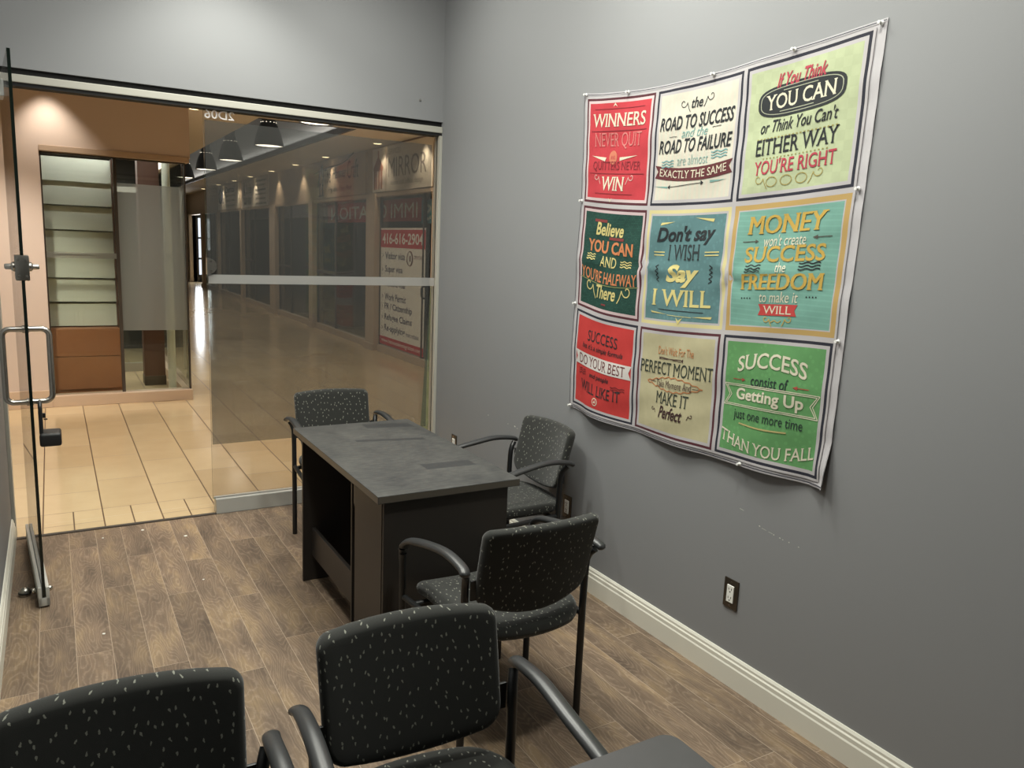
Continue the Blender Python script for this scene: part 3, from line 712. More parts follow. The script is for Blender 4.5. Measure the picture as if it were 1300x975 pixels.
# reflection of an opposite shop's sign, built as a mirrored banner behind the glass
t = thing('window_banner', 'long red and teal banner standing in for a mirrored sign reflection in shop glass', 'banner', (CX+.085, 0, 0))
bm = NB(); box(bm, 0, .006, 9.68, 13.75, 1.90, 2.205); make('red_reflection', bm, M['sign_red'], t)
bm = NB(); box(bm, 0, .006, 8.5, 9.675, 1.87, 2.17); make('teal_reflection', bm, M['sign_teal'], t)
for s, c, w, z in (('IMMI', 10.28, .95, 2.05), ('G', 11.05, .26, 2.05), ('R', 11.45, .24, 2.05), ('ATION', 12.62, 1.85, 2.05), ('SS', 9.36, .42, 2.01)):
    bm = NB(); put_text(bm, text_fit(s, 0, 0, w, .2, .015), lambda a, b: (-.002, c+a, z+b)); make('lettering', bm, M['paper'], t)
# white service poster on the first unit's glass
t = thing('immigration_poster', 'tall white poster listing visa services with red phone number strip', 'poster', (CX+.045, 10.23, 0))
bm = NB(); box(bm, -.002, .002, -.8, .8, .12, 1.81); make('sheet', bm, M['paper'], t)
bm = NB(); box(bm, -.004, -.002, -.8, .8, 1.535, 1.785); make('phone_strip', bm, M['sign_red'], t)
bm = NB(); box(bm, -.004, -.002, -.8, .8, .12, .24); make('web_strip', bm, M['sign_red'], t)
for s, cy, cz, w, h, b in (('416-616-2904', 0, 1.66, 1.46, .155, .02), ('www.hameedaimmigration.com', 0, .18, 1.46, .075, 0)):
    bm = NB(); put_text(bm, text_fit(s, 0, 0, w, h, b), lambda a, c: (-.005, cy-a, cz+c)); make('strip_lettering', bm, M['paper'], t)
for s, l, cz, w, h in (('Visitor visa', .62, 1.42, .74, .1), ('Super visa', .62, 1.22, .66, .12), ('Student visa', .62, 1.03, .76, .1), ('Work Permit', .62, .83, .8, .1), ('PR / Citizenship', .62, .68, 1.02, .12), ('Refugee Claims', .62, .525, 1.02, .12), ('Re-applying', .62, .365, .78, .12)):
    bm = NB(); put_text(bm, text_fit(s, 0, 0, w, h, .02), lambda a, c: (-.003, l-w/2-a, cz+c)); make('service_line', bm, M['ink_blue'], t)
    bm = NB(); put_text(bm, text_fit('>', 0, 0, .04, .06, .01), lambda a, c: (-.003, .71-a, cz+c)); make('bullet_mark', bm, M['ink_blue'], t)
bm = NB(); put_text(bm, text_fit('from refusals', 0, 0, .44, .06, .01), lambda a, c: (-.003, -.42-a, .36+c))
make('service_line', bm, M['ink_blue'], t)
bm = NB(); tube(bm, [(-.003, -.30+.1*math.cos(a*.314), 1.40+.1*math.sin(a*.314)) for a in range(20)], .016, 6, flat=.2, closed=True); box(bm, -.005, -.002, -.32, -.28, 1.36, 1.44)
put_text(bm, text_fit('OPEN DAILY', 0, 0, .34, .05, .01), lambda a, c: (-.003, -.6-a, 1.42+c)); make('round_emblem', bm, mat('poster_emblem', (110,78,80), .7), t)

# leaning sheet of glass just outside the fixed pane
t = thing('leaning_glass_sheet', 'greenish sheet of glass leaning outside the fixed pane by the wall', 'glass sheet', (2.08, 4.74, 0))
bm = NB()
prism(bm, [(.0, .01), (.12, .01), (.12, 1.35), (.075, 1.35)], 'y', 0, .008); make('sheet', bm, glass('green_glass', .75, .3, scatter=(.1, 0), color=(.85,1,.9), scol=(.7,.9,.8)), t)

# pendant lamps in the coffer
def pendant():
    t = thing('pendant_lamp', '', 'pendant lamp', (2.8, 11.9, 0), 0, 'black bell pendants along the corridor')
    out = [(.205, 2.9), (.207, 2.915), (.196, 2.97), (.178, 3.05), (.15, 3.14), (.112, 3.22), (.095, 3.245), (.095, 3.30), (.0, 3.30)]
    inn = [(.0, 3.285), (.085, 3.285), (.085, 3.24), (.105, 3.2), (.14, 3.13), (.168, 3.04), (.186, 2.97), (.198, 2.905), (.205, 2.9)]
    bm = NB(); lathe(bm, inn[::-1][:-1]+[(.001, 3.285)], cap=False, seg=32); lathe(bm, out[:-1]+[(.001, 3.30)], cap=False, seg=32); make('lamp_shade', bm, M['shade'], t, 40)
    bm = NB(); lathe(bm, [(.001, 2.912), (.19, 2.912), (.19, 2.92), (.001, 2.92)], seg=28, cap=False); make('diffuser', bm, M['lamp'], t)
    bm = NB(); lathe(bm, [(.075, 3.30), (.075, 3.66), (.11, 3.66), (.11, 3.72)], seg=20); make('stem', bm, M['shade'], t, 40)
    bm = NB()
    for k in range(12): lathe(bm, [(.007, 0), (.007, .004)], (.105*math.cos(k*.5236), .105*math.sin(k*.5236), 3.228), 8)
    make('vent_hole', bm, M['lamp'], t)
    return t
p0 = pendant()
for i, (y, lab) in enumerate(((9.12, 'black pendant lamp mostly hidden by the shop front header, only its glowing rim showing'), (11.9, 'largest fully visible black bell pendant lamp seen through top of the fixed pane'), (14.7, 'black bell pendant lamp below the mirrored 2D06 number'), (17.2, 'black bell pendant lamp crossed by the edge of the fixed pane'), (20.1, 'smallest black bell pendant lamp at corner of the opposite shop'))):
    o = p0 if i == 0 else copy_tree(p0); o.location = (2.8 if i else 2.69, y, 0); o['label'] = lab
def downlight():
    t = thing('recessed_downlight', '', 'downlight', (0,0,0), 0, 'recessed downlights in the corridor ceiling')
    bm = NB(); lathe(bm, [(.058, 0), (.075, -.004), (.075, -.0), (.058, .0)], cap=False, seg=24); make('trim_ring', bm, M['white_trim'], t, 30)
    bm = NB(); lathe(bm, [(.001, -.002), (.058, -.002)], cap=False, seg=24); make('lens', bm, M['spot_e'], t)
    return t
d0 = downlight()
for i, (x, y, lab) in enumerate(((4.0, 10.7, 'nearest small warm downlight, above the house emblem sign'), (4.0, 13.1, 'warm downlight above the blacksmith figure on the hammer sign'), (4.0, 14.95, 'third warm ceiling downlight along the shops, past the hammer sign'), (4.0, 16.8, 'fourth warm ceiling downlight along the shops'), (4.0, 18.8, 'fifth warm ceiling downlight, over the two column sign'), (4.0, 20.6, 'sixth warm ceiling downlight along the shops'), (4.0, 22.7, 'warm ceiling downlight over the ring logo sign'), (4.0, 25.2, 'farthest warm ceiling downlight of the row'), (1.43, 9.44, 'warm downlight beside opposite shop corner, left of the 2D06 number'))):
    o = d0 if i == 0 else copy_tree(d0); o.location = (x, y, ZS); o['label'] = lab

# ------------------------------------------------------------------ desk
DX, DY = 1.21, 2.985                                   # centre of the 0.57 x 1.10 top
t = thing('office_desk', 'long black laminate desk with dusty smeared top in middle of the room', 'desk', (DX, DY, 0))
hx, hy = .284, .55
bm = NB(); box(bm, -hx, hx, -hy, hy, .712, .74, 0, .0025)
for f in bm.faces:
    if abs(f.normal.z) < .5 and f.calc_area() > .005: f.material_index = 1
make('desktop', bm, [M['desktop'], M['laminate_edge']], t)
bm = NB(); box(bm, -hx+.03, hx-.03, hy-.05, hy-.034, .0, .712, 0, .002); make('end_panel', bm, M['laminate'], t)
bm = NB(); box(bm, -hx+.05, hx-.05, -.135, -.12, .0, .712, 0, .002); make('inner_panel', bm, M['laminate'], t)
bm = NB(); box(bm, -hx+.03, hx-.04, -hy+.02, -hy+.036, .0, .712, 0, .002); make('end_panel', bm, M['laminate'], t)
bm = NB(); prism(bm, [(-hy+.036, .015), (-.232, .015), (-.232, .60), (-.218, .615), (-.218, .711), (-hy+.036, .711)], 'x', -hx+.028, -hx+.046); make('pedestal_panel', bm, M['laminate'], t)
bm = NB(); box(bm, hx-.06, hx-.045, -hy+.036, hy-.05, .12, .712, 0, .002); make('back_panel', bm, M['laminate'], t)
bm = NB(); box(bm, -hx+.072, -hx+.09, -.12, hy-.05, .125, .262, 0, .002); make('kick_board', bm, M['laminate'], t)
bm = NB(); box(bm, -hx+.06, hx-.06, -.22, -.135, .06, .08, 0, .002); make('bottom_shelf', bm, M['laminate'], t)
bm = NB(); box(bm, hx-.042, hx-.028, -hy+.05, -hy+.09, .08, .66, 0, .004); make('cable_cover', bm, M['frame'], t)

t = thing('reception_table', 'dark grey table whose rounded corner shows at the bottom edge of the photo', 'table', (.385, .66, 0))
bm = NB(); prism(bm, rounded(-.55, .55, -.3, .3, (.03,.03,.03,.03), 5, 2), 'z', .708, .74); make('tabletop', bm, M['table'], t, 40)
for sx in (-1, 1):
    bm = NB(); box(bm, sx*.5-.012, sx*.5+.012, -.27, .22, 0, .708, 0, .002); make('end_panel', bm, M['laminate'], t)
bm = NB(); box(bm, -.49, .49, -.1, -.085, .25, .708); make('modesty_panel', bm, M['laminate'], t)

# ------------------------------------------------------------------ armchairs (built facing -y, origin under the rear legs)
def bow(x): return .036*(1-(x/.21)**2)
def make_chair():
    t = thing('armchair', '', 'chair')
    # backrest: rounded slab, bowed in plan, reclined
    o = rounded(-.21, .21, .515, .772, (.04, .04, .024, .024), 6, 7)
    o2 = []
    for u, v in o:
        k = max(0, 1-(u/.21)**2)
        f = (.772-v)/.257
        o2.append((u*(1-.02*f), v - .045*k*max(0, f-.5)*2 + .008*k*(1-f)))
    def fb(u, v, w):
        h = (v-.5)/.275
        return (u, .004 + .066*max(h, 0)**1.1 + bow(u) - (w-.03), v)
    bm = NB(); cushion(bm, o2, .046, fb, 8, .017); bk = make('backrest', bm, M['fabric'], t, 180)
    # seat: rounded, rear edge bulging back, front edge falling
    o = rounded(-.216, .216, -.425, .035, (.06, .06, .09, .09), 6, 7)
    o2 = [(u, v + (.055*(1-(u/.216)**2) if v > -.1 else 0) - (.012*(1-(u/.216)**2) if v < -.35 else 0)) for u, v in o]
    def fs(u, v, w):
        drop = max(0, (-.30-v)/.13); dish = .010*(1-(u/.216)**2)
        return (u, v, .395 + w*(1-.15*drop) - .028*drop**2 - dish*(1 if w > .02 else .2))
    bm = NB(); cushion(bm, o2, .052, fs, 8, .02); make('seat', bm, M['fabric'], t, 180)
    for s in (-1, 1):
        bm = NB(); tube(bm, spline([(s*.228, 0, 0), (s*.228, .0, .3), (s*.229, .002, .54), (s*.233, .012, .60), (s*.243, .03, .625)], 6), .0125, 12); make('leg', bm, M['frame'], t, 40)
        bm = NB(); tube(bm, spline([(s*.262, -.385, 0), (s*.264, -.387, .3), (s*.266, -.388, .50), (s*.266, -.384, .545)], 5), .0125, 12); make('leg', bm, M['frame'], t, 40)
        # armrest: flattened pad arching forward and down into the front leg
        pts = spline([(s*.258, .055, .632), (s*.252, .02, .646), (s*.252, -.08, .654), (s*.254, -.20, .637), (s*.262, -.315, .612), (s*.266, -.368, .585), (s*.266, -.389, .55), (s*.266, -.389, .515)], 6)
        n = len(pts); rad = [.017+.003*math.sin(math.pi*i/(n-1)) - (.004 if i > n-9 else 0) - (.006 if i == 0 else 0) for i in range(n)]
        bm = NB(); tube(bm, pts, .02, 14, flat=.62, up=(0, .6, 1), radii=rad); make('armrest', bm, M['arm'], t, 50)
        # rear bracket with two screws
        bm = NB(); box(bm, min(s*.165, s*.224), max(s*.165, s*.224), .022, .03, .535, .60, 0, .002)
        br = make('back_bracket', bm, M['frame'], t)
        for z in (.55, .585):
            bm = NB(); lathe(bm, [(.007, .029), (.006, .034), (.003, .036)], (s*.192, 0, z), 12, 0, 'y'); make('screw', bm, M['door_stop'], br, 40)
        bm = NB(); tube(bm, [(s*.226, .0, .385), (s*.262, -.386, .385)], .011, 10); make('seat_rail', bm, M['frame'], t, 40)
    bm = NB(); tube(bm, [(-.226, -.03, .383), (.226, -.03, .383)], .011, 10); make('cross_rail', bm, M['frame'], t, 40)
    bm = NB(); tube(bm, [(-.256, -.32, .38), (.256, -.32, .38)], .011, 10); make('cross_rail', bm, M['frame'], t, 40)
    return t
ch = make_chair()
G = 'speckled black armchairs around the desks'
for i, (x, y, a, lab) in enumerate((
        (1.312, 4.115, 0, 'speckled armchair behind far end of desk against the smoky glass pane'),
        (1.965, 3.085, -90, 'speckled armchair with its back to grey wall below the tapestry'),
        (1.272, 2.0, 181, 'speckled armchair turned away from the viewer at near end of desk'),
        (.645, 1.425, -3, 'speckled armchair facing viewer, nearest the middle of the bottom edge'),
        (.068, 1.39, -3, 'speckled armchair cut off by the bottom left corner of the photo'))):
    c = ch if i == 0 else copy_tree(ch)
    c.location = (x, y, 0); c.rotation_euler = (0, 0, R_(a)); c['label'] = lab; c['group'] = G

# ------------------------------------------------------------------ tapestry of nine printed squares
NODES = [[(3.054,2.288),(2.561,2.248),(2.086,2.255),(1.588,2.288)],[(3.036,1.818),(2.564,1.785),(2.089,1.788),(1.597,1.82)],
         [(3.044,1.344),(2.569,1.306),(2.086,1.326),(1.606,1.351)],[(3.039,.873),(2.566,.859),(2.079,.868),(1.606,.886)]]
def lag(t):
    x = (0, 1, 2, 3); out = []
    for i in range(4):
        p = 1.0
        for j in range(4):
            if i != j: p *= (t-x[j])/(x[i]-x[j])
        out.append(p)
    return out
def cloth(U, V, lift=0.0):
    """U,V in 0..3 across and down"""
    a, b = lag(min(max(U, -.06), 3.06)), lag(min(max(V, -.06), 3.06))
    y = sum(b[r]*a[c]*NODES[r][c][0] for r in range(4) for c in range(4)); z = sum(b[r]*a[c]*NODES[r][c][1] for r in range(4) for c in range(4))
    k = V/3
    d = .008 + .007*math.sin(U*2.1+.4)**2*(.3+k) + .013*k*k*(1+math.sin(2*math.pi*(U*1.0-.28)))*.8
    d += .003*math.sin(V*7.3+U*2.2)*math.sin(U*5.1-V) + .0022*math.sin(U*11+V*9)*math.sin(V*13-U*4)
    d += .006*math.exp(-((V-1.52)/.03)**2)*(.5+.5*math.sin(U*6)) + .005*math.exp(-((U-1.5)/.02)**2)*math.exp(-((V-1.5)/.8)**2)
    for pu, pv in ((1.03,1.5),(2.02,1.55)):
        dx, dy = U-pu, V-pv; r = math.hypot(dx, dy)
        if r < .45: d += .010*(1-r/.45)*abs(math.cos(2.5*math.atan2(dy, dx)))
    pin = min(1, min(math.hypot(U-pu, V-pv) for pu, pv in ((0,0),(3,0),(0,3),(3,3),(0,1),(0,2),(3,1),(3,2)))/.3)
    d = .007 + (max(d, .007)-.007)*pin
    if U > 2.9 and V > 2.7: d += .02*(V-2.7)/.3*(U-2.9)/.1 * min(1, math.hypot(U-3, V-3)*6+.4)
    return (XR - d - lift, y, z)
tp = thing('tapestry', 'large nine square motivational cloth tapestry pinned to right grey wall', 'tapestry', (XR, 2.33, 1.58))
def tl(p): return (p[0]-XR, p[1]-2.33, p[2]-1.58)
bm = NB(); n = 72
grid = [[None]*(n+1) for _ in range(n+1)]
for i in range(n+1):
    for j in range(n+1):
        U = -.045+3.09*i/n + (.03*i/n); V = -.035+3.075*j/n
        grid[i][j] = [bm.verts.new(tl(cloth(U, V, L))) for L in (-.0035, -.005)]
for i in range(n):
    for j in range(n):
        for L in (0, 1): bm.faces.new((grid[i][j][L], grid[i+1][j][L], grid[i+1][j+1][L], grid[i][j+1][L]))
for i in range(n):
    for a, b in (((i,0),(i+1,0)), ((i,n),(i+1,n)), ((0,i),(0,i+1)), ((n,i),(n,i+1))):
        bm.faces.new((grid[a[0]][a[1]][0], grid[b[0]][b[1]][0], grid[b[0]][b[1]][1], grid[a[0]][a[1]][1]))
make('backing_cloth', bm, mat('tapestry_border', (180,177,180), .85, bump=(900,.1)), tp, 60)
bm = NB()
def strip(pts, wd):
    for (a, b), (c, d) in zip(pts, pts[1:]):
        nx, ny = -(d-b), (c-a); L = math.hypot(nx, ny); nx, ny = nx/L*wd/2, ny/L*wd/2
        quad(bm, [tl(cloth(a+nx, b+ny, .0006)), tl(cloth(c+nx, d+ny, .0006)), tl(cloth(c-nx, d-ny, .0006)), tl(cloth(a-nx, b-ny, .0006))])
strip([(3.065, -.02+3.04*i/40) for i in range(41)], .008); strip([(-.03, -.02+3.04*i/40) for i in range(41)], .007); strip([(-.03+3.09*i/40, 3.022) for i in range(41)], .008); strip([(-.03+3.09*i/40, -.02) for i in range(41)], .006)
make('dark_hem_line', bm, mat('tapestry_hem', (44,44,54), .8), tp)
NAVY, MAROON, GOLD, PALE, YEL, BLACK, CREAM = (38,40,58), (98,34,48), (212,172,84), (206,200,204), (238,224,150), (34,38,44), (244,236,206)
def dye(rgb, k=.68, g=.16):
    l = [((v/255+.055)/1.055)**2.4 if v > 10 else v/255/12.92 for v in rgb]; y = .3*l[0]+.59*l[1]+.11*l[2]
    out = [k*(v*(1-g)+y*g) for v in l]
    return tuple(round(255*(1.055*v**(1/2.4)-.055)) for v in out)
def cmat(rgb): return mat('print_%d_%d_%d' % rgb, dye(rgb), .85)
class Square:
    """one printed square: everything is drawn in u (0..1 right) and v (0..1 down)"""
    def __init__(s, r, c, ground, line, inner, motif=None, lw=.018, vary=None):
        s.r, s.c = r, c; s.bm = NB(); s.mats = []
        gm = ground_mat(ground, motif, r, c)
        s.mats += [gm]; s.lvl = 0
        cuts = [.0, .018, .022+lw, .065]; edges = cuts + [.065+(.87)*k/22 for k in range(1, 22)] + [1-x for x in cuts[::-1]]
        s.line, s.inner = s.m(line), s.m(inner); s.outer = s.m(PALE)
        vs = [[s.bm.verts.new(s.P(u, v, 0)) for v in edges] for u in edges]
        N = len(edges)
        for i in range(N-1):
            for j in range(N-1):
                e = min(i, j, N-2-i, N-2-j); mi = (s.outer, s.line, s.inner)[e] if e < 3 else 0
                s.bm.faces.new((vs[i][j], vs[i+1][j], vs[i+1][j+1], vs[i][j+1])).material_index = mi
    def m(s, rgb):
        k = cmat(rgb)
        if k not in s.mats: s.mats.append(k)
        return s.mats.index(k)
    def P(s, u, v, lift): return tl(cloth(s.c+u, s.r+v, lift))
    def add(s, V, F, rgb, lift):
        """flat polygons in (u, 1-v), cut on a grid so that they follow the cloth"""
        b = NB(); vs = [b.verts.new((x, y, 0)) for x, y in V]
        for f in F:
            try: b.faces.new([vs[i] for i in f])
            except ValueError: pass
        x0, x1 = min(v[0] for v in V), max(v[0] for v in V); y0, y1 = min(v[1] for v in V), max(v[1] for v in V)
        st = .045
        for ax, lo, hi in ((0, x0, x1), (1, y0, y1)):
            k = math.floor(lo/st)+1
            while k*st < hi:
                co = [0,0,0]; no = [0,0,0]; co[ax] = k*st; no[ax] = 1
                bmesh.ops.bisect_plane(b, geom=b.verts[:]+b.edges[:]+b.faces[:], plane_co=co, plane_no=no); k += 1
        mi = s.m(rgb); b.verts.ensure_lookup_table(); b.verts.index_update()
        nv = [s.bm.verts.new(s.P(v.co.x, 1-v.co.y, lift)) for v in b.verts]
        for f in b.faces:
            try: s.bm.faces.new([nv[v.index] for v in f.verts]).material_index = mi
            except ValueError: pass
        b.free()
    def text(s, str_, v, w, h, rgb, u=.5, lift=.0016, **kw):
        V, F = text_fit(str_, u, 1-v, w, h, **kw)
        b = kw.get('bold', 0) if 'M' in str_ else 0
        if b <= .006: s.add(V, F, rgb, lift)
        else:                                   # heavier strokes from two printed passes, one just above the other
            d = b*.30; s.add([(x-d, y) for x, y in V], F, rgb, lift); s.add([(x+d, y) for x, y in V], F, rgb, lift+.0005)
    def poly(s, pts, rgb, lift=.0011): s.add([(u, 1-v) for u, v in pts], [tuple(range(len(pts)))], rgb, lift)
    def line_(s, pts, wd, rgb, lift=.0014):
        for (a, b), (c, d) in zip(pts, pts[1:]):
            nx, ny = -(d-b), c-a; L = math.hypot(nx, ny) or 1; nx, ny = nx/L*wd/2, ny/L*wd/2
            s.poly([(a+nx, b+ny), (c+nx, d+ny), (c-nx, d-ny), (a-nx, b-ny)], rgb, lift)
    def wave(s, u, v, w, n, rgb, wd=.009):
        for k in range(n):
            s.line_([(u-w/2+w*i/12, v+.022*(k-(n-1)/2)+.006*math.sin(i*1.05)) for i in range(13)], wd, rgb)
    def ellipse(s, u, v, a, b, rgb, lift=.0011, rot=0, p=2):
        s.poly([(u+math.copysign(abs(math.cos(t))**(2/p), math.cos(t))*a, v+math.copysign(abs(math.sin(t))**(2/p), math.sin(t))*b) for t in [2*math.pi*k/36 for k in range(36)]], rgb, lift)
    def swirl(s, u, v, sz, flip, rgb, wd=.008):
        # a curl: round spiral on the outside, tail sweeping towards the words
        pts = [(u+flip*(.25*sz+sz*(.62-.085*t)*math.cos(math.pi-t)), v-sz*.35+sz*(.62-.085*t)*math.sin(math.pi-t)) for t in [k*.42 for k in range(15)]]
        s.line_([(u-flip*sz*.9, v+sz*.75), (u-flip*sz*.62, v+sz*.3)] + pts, wd, rgb)
    def ribbon(s, u, v, w, h, rgb, arc=0.0, notch=.035):
        N = 12; top = [(u-w/2+w*i/N, v-h/2+arc*(1-(2*i/N-1)**2)) for i in range(N+1)]; bot = [(a, b+h) for a, b in top][::-1]
        s.poly(top+[(u+w/2-notch, v)]+bot+[(u-w/2+notch, v)], rgb)
    def done(s, label):
        return make('printed_square', s.bm, s.mats, tp, 60, recalc=False) if label is None else tag(make('printed_square', s.bm, s.mats, tp, 60, recalc=False), label)
def ground_mat(rgb, motif, r, c):
    m, g, b = m_new('ground_%d_%d' % (r, c)); co = g.sep(g.n('ShaderNodeTexCoord').outputs['Object']); oc = g.n('ShaderNodeTexCoord').outputs['Object']
    base = lin(dye(rgb)); n = g.noise(oc, 22, 5, .6)
    lo, hi = tuple(v*.86 for v in base), tuple(min(1, v*1.12) for v in base)
    col = g.mixc(n, lo, hi)
    if motif == 'stripes':
        f = g.math('LESS_THAN', g.math('FRACT', g.math('MULTIPLY', co[1], 42)), .5); col = g.mixc(g.math('MULTIPLY', f, .35), col, lin((206,186,172)))
    elif motif == 'blocks':
        br = g.n('ShaderNodeTexBrick'); br.inputs['Scale'].default_value = 34; g.l(g.comb(co[1], co[2]), br.inputs['Vector'])
        br.inputs['Color1'].default_value = (.8,.8,.8,1); br.inputs['Color2'].default_value = (1.25,1.25,1.25,1); br.inputs['Mortar'].default_value = (.6,.6,.6,1); br.inputs['Mortar Size'].default_value = .03
        x = g.n('ShaderNodeMix', data_type='RGBA', blend_type='MULTIPLY'); x.inputs[0].default_value = .8; g.l(col, x.inputs[6]); g.l(br.outputs['Color'], x.inputs[7]); col = x.outputs[2]
    elif motif == 'diamonds':
        a = g.math('ABSOLUTE', g.math('SUBTRACT', g.math('FRACT', g.math('MULTIPLY', g.math('ADD', co[1], co[2]), 16)), .5)); d = g.math('ABSOLUTE', g.math('SUBTRACT', g.math('FRACT', g.math('MULTIPLY', g.math('SUBTRACT', co[1], co[2]), 16)), .5))
        col = g.mixc(g.math('MULTIPLY', g.math('GREATER_THAN', g.math('ADD', a, d), .5), .22), col, tuple(v*.75 for v in base))
    elif motif == 'dots':
        v = g.n('ShaderNodeTexVoronoi'); v.inputs['Scale'].default_value = 48; g.l(oc, v.inputs['Vector']); col = g.mixc(g.math('MULTIPLY', g.math('LESS_THAN', v.outputs['Distance'], .32), .2), col, tuple(min(1, q*1.6) for q in base))
    elif motif == 'lines':
        f = g.math('LESS_THAN', g.math('FRACT', g.math('MULTIPLY', co[2], 55)), .3); col = g.mixc(g.math('MULTIPLY', f, .2), col, tuple(min(1, q*1.35) for q in base))
    g.l(col, b.inputs['Base Color']); b.inputs['Roughness'].default_value = .8; b.inputs['Specular IOR Level'].default_value = .25
    return m
RED, DRED, ROSE = (226,50,66), (158,24,44), (238,110,112)
q = Square(0, 0, RED, MAROON, (232,206,208))
q.text('WINNERS', .225, .76, .125, CREAM, serif=True, bold=0.0090, shear=.08)
q.line_([(.1,.325),(.9,.325)], .006, DRED); q.line_([(.14,.12),(.86,.12)], .005, DRED)
q.text('NEVER QUIT', .415, .68, .15, (240,128,122), serif=True, bold=-.004)
q.poly([(.12,.55),(.34,.565),(.32,.6)], CREAM); q.poly([(.80,.55),(.55,.565),(.55,.595)], CREAM); q.ellipse(.445, .565, .062, .062, (240,130,88), .0013); q.text('AND', .565, .07, .035, RED, u=.445, lift=.002)
q.text('QUITTERS NEVER', .645, .70, .09, DRED, serif=True); q.line_([(.1,.71),(.9,.71)], .006, DRED)
q.text('WIN', .80, .35, .125, CREAM, serif=True, bold=0.0090, shear=.05, u=.47); q.swirl(.22, .76, .06, -1, (240,180,170)); q.swirl(.72, .76, .06, 1, (240,180,170))
q.line_([(.2,.89),(.76,.89)], .005, DRED); q.poly([(.42,.105),(.45,.085),(.48,.105),(.45,.065)], CREAM); q.poly([(.42,.925),(.45,.945),(.48,.925),(.45,.965)], CREAM)
q.done('red square reading WINNERS NEVER QUIT AND QUITTERS NEVER WIN')
q = Square(0, 1, (230,228,208), NAVY, PALE, 'stripes')
q.text('the', .165, .13, .085, BLACK, shear=.25, bold=.012); q.swirl(.36, .18, .07, -1, BLACK, .006); q.swirl(.64, .16, .07, 1, BLACK, .006)
q.text('ROAD TO SUCCESS', .31, .84, .112, BLACK, shear=.2, bold=.018); q.text('and the', .40, .30, .075, (130,184,176), shear=.25)
q.line_([(.2,.42),(.29,.42)], .004, BLACK); q.line_([(.7,.385),(.8,.385)], .004, BLACK)
q.text('ROAD TO FAILURE', .50, .84, .112, BLACK, shear=.2, bold=.018); q.text('are almost', .62, .36, .08, (140,188,180), shear=.08, bold=-.01)
q.wave(.2, .64, .15, 3, (120,180,180)); q.wave(.8, .6, .17, 3, (120,180,180))
q.ribbon(.5, .70, .90, .105, (110,36,44), .035); q.text('EXACTLY THE SAME', .705, .78, .062, CREAM, serif=True, bold=0.0045, arc=-.03)
q.line_([(.25,.83),(.62,.81)], .005, BLACK); q.poly([(.62,.79),(.65,.81),(.62,.83)], BLACK); q.poly([(.25,.81),(.22,.83),(.25,.85)], BLACK); q.poly([(.04,.82),(.22,.825),(.22,.84)], (130,184,176)); q.poly([(.9,.80),(.72,.795),(.72,.815)], (130,184,176))
q.done('white striped square reading the ROAD TO SUCCESS and the ROAD TO FAILURE')
q = Square(0, 2, (204,216,168), NAVY, PALE, 'diamonds')
PINK = (206,50,76)
q.text('If You Think', .16, .40, .095, PINK, shear=.3, bold=.02)
q.ellipse(.5, .30, .35, .112, (40,46,50), p=3.2); q.ellipse(.5, .30, .328, .095, (196,200,170), .0014, p=3.2); q.ellipse(.5, .30, .322, .090, (40,46,50), .0017, p=3.2); q.text('YOU CAN', .30, .56, .105, CREAM, serif=True, bold=0.0113, lift=.0022)
q.line_([(.36,.232),(.64,.232)], .005, (196,200,170), .002); q.line_([(.34,.372),(.62,.372)], .005, (196,200,170), .002)
q.text("or Think You Can't", .465, .62, .09, BLACK, shear=.25, bold=.01)
for k in range(22): q.poly([(.17+.03*k,.545),(.185+.03*k,.545),(.185+.03*k,.556),(.17+.03*k,.556)], (170,160,80))
q.text('EITHER WAY', .61, .66, .115, BLACK, serif=True, bold=0.0054)
for k in range(18): q.poly([(.24+.03*k,.688),(.252+.03*k,.688),(.252+.03*k,.697),(.24+.03*k,.697)], (170,160,80))
q.text("YOU'RE RIGHT", .755, .66, .105, PINK, serif=True, bold=0.0090)
for u in (.34,.46,.58): q.line_([(u+.045*math.cos(k*.45), .865+.035*math.sin(k*.45)) for k in range(15)], .006, (186,166,70))
q.swirl(.24, .86, .07, -1, (186,166,70), .006); q.swirl(.7, .86, .07, 1, (186,166,70), .006)
q.done("pale green square reading If You Think YOU CAN or Think You Can't")
q = Square(1, 0, (38,88,76), MAROON, (228,200,204), 'blocks')
OR, YE = (240,140,66), (240,224,128)
q.text('Believe', .21, .42, .12, YE, shear=.28, bold=.025, u=.48); q.poly([(.24,.125),(.44,.125),(.44,.15),(.24,.15)], (150,50,50)); q.poly([(.48,.275),(.7,.275),(.7,.3),(.48,.3)], (150,50,50))
q.text('YOU CAN', .37, .70, .115, OR, bold=.03); q.text('AND', .50, .24, .095, YE, serif=True, bold=0.0045); q.wave(.22, .475, .14, 3, YE); q.wave(.76, .50, .16, 3, YE)
q.text("YOU'RE HALFWAY", .625, .86, .11, OR, serif=True, arc=-.02, bold=.01); q.line_([(.05+.9*i/12,.685+.03*math.sin(math.pi*i/12)) for i in range(13)], .006, (160,170,90))
q.text('There', .78, .30, .125, YE, shear=.25, bold=.02); q.swirl(.24, .77, .11, -1, YE, .011); q.swirl(.78, .77, .11, 1, YE, .011); q.poly([(.45,.885),(.52,.885),(.52,.9),(.45,.9)], (150,50,50))
q.done("dark green square reading Believe YOU CAN AND YOU'RE HALFWAY There")
q = Square(1, 1, (98,148,152), YEL, PALE, 'dots', lw=.026)
DK = (36,42,48)
q.poly([(.19,.145),(.36,.115),(.2,.122)], YE); q.poly([(.81,.10),(.6,.085),(.8,.125)], YE)
q.text("Don't say", .23, .68, .16, DK, shear=.25, bold=.028, rot=.02); q.text('I WISH', .365, .38, .13, (52,62,66), serif=True); 
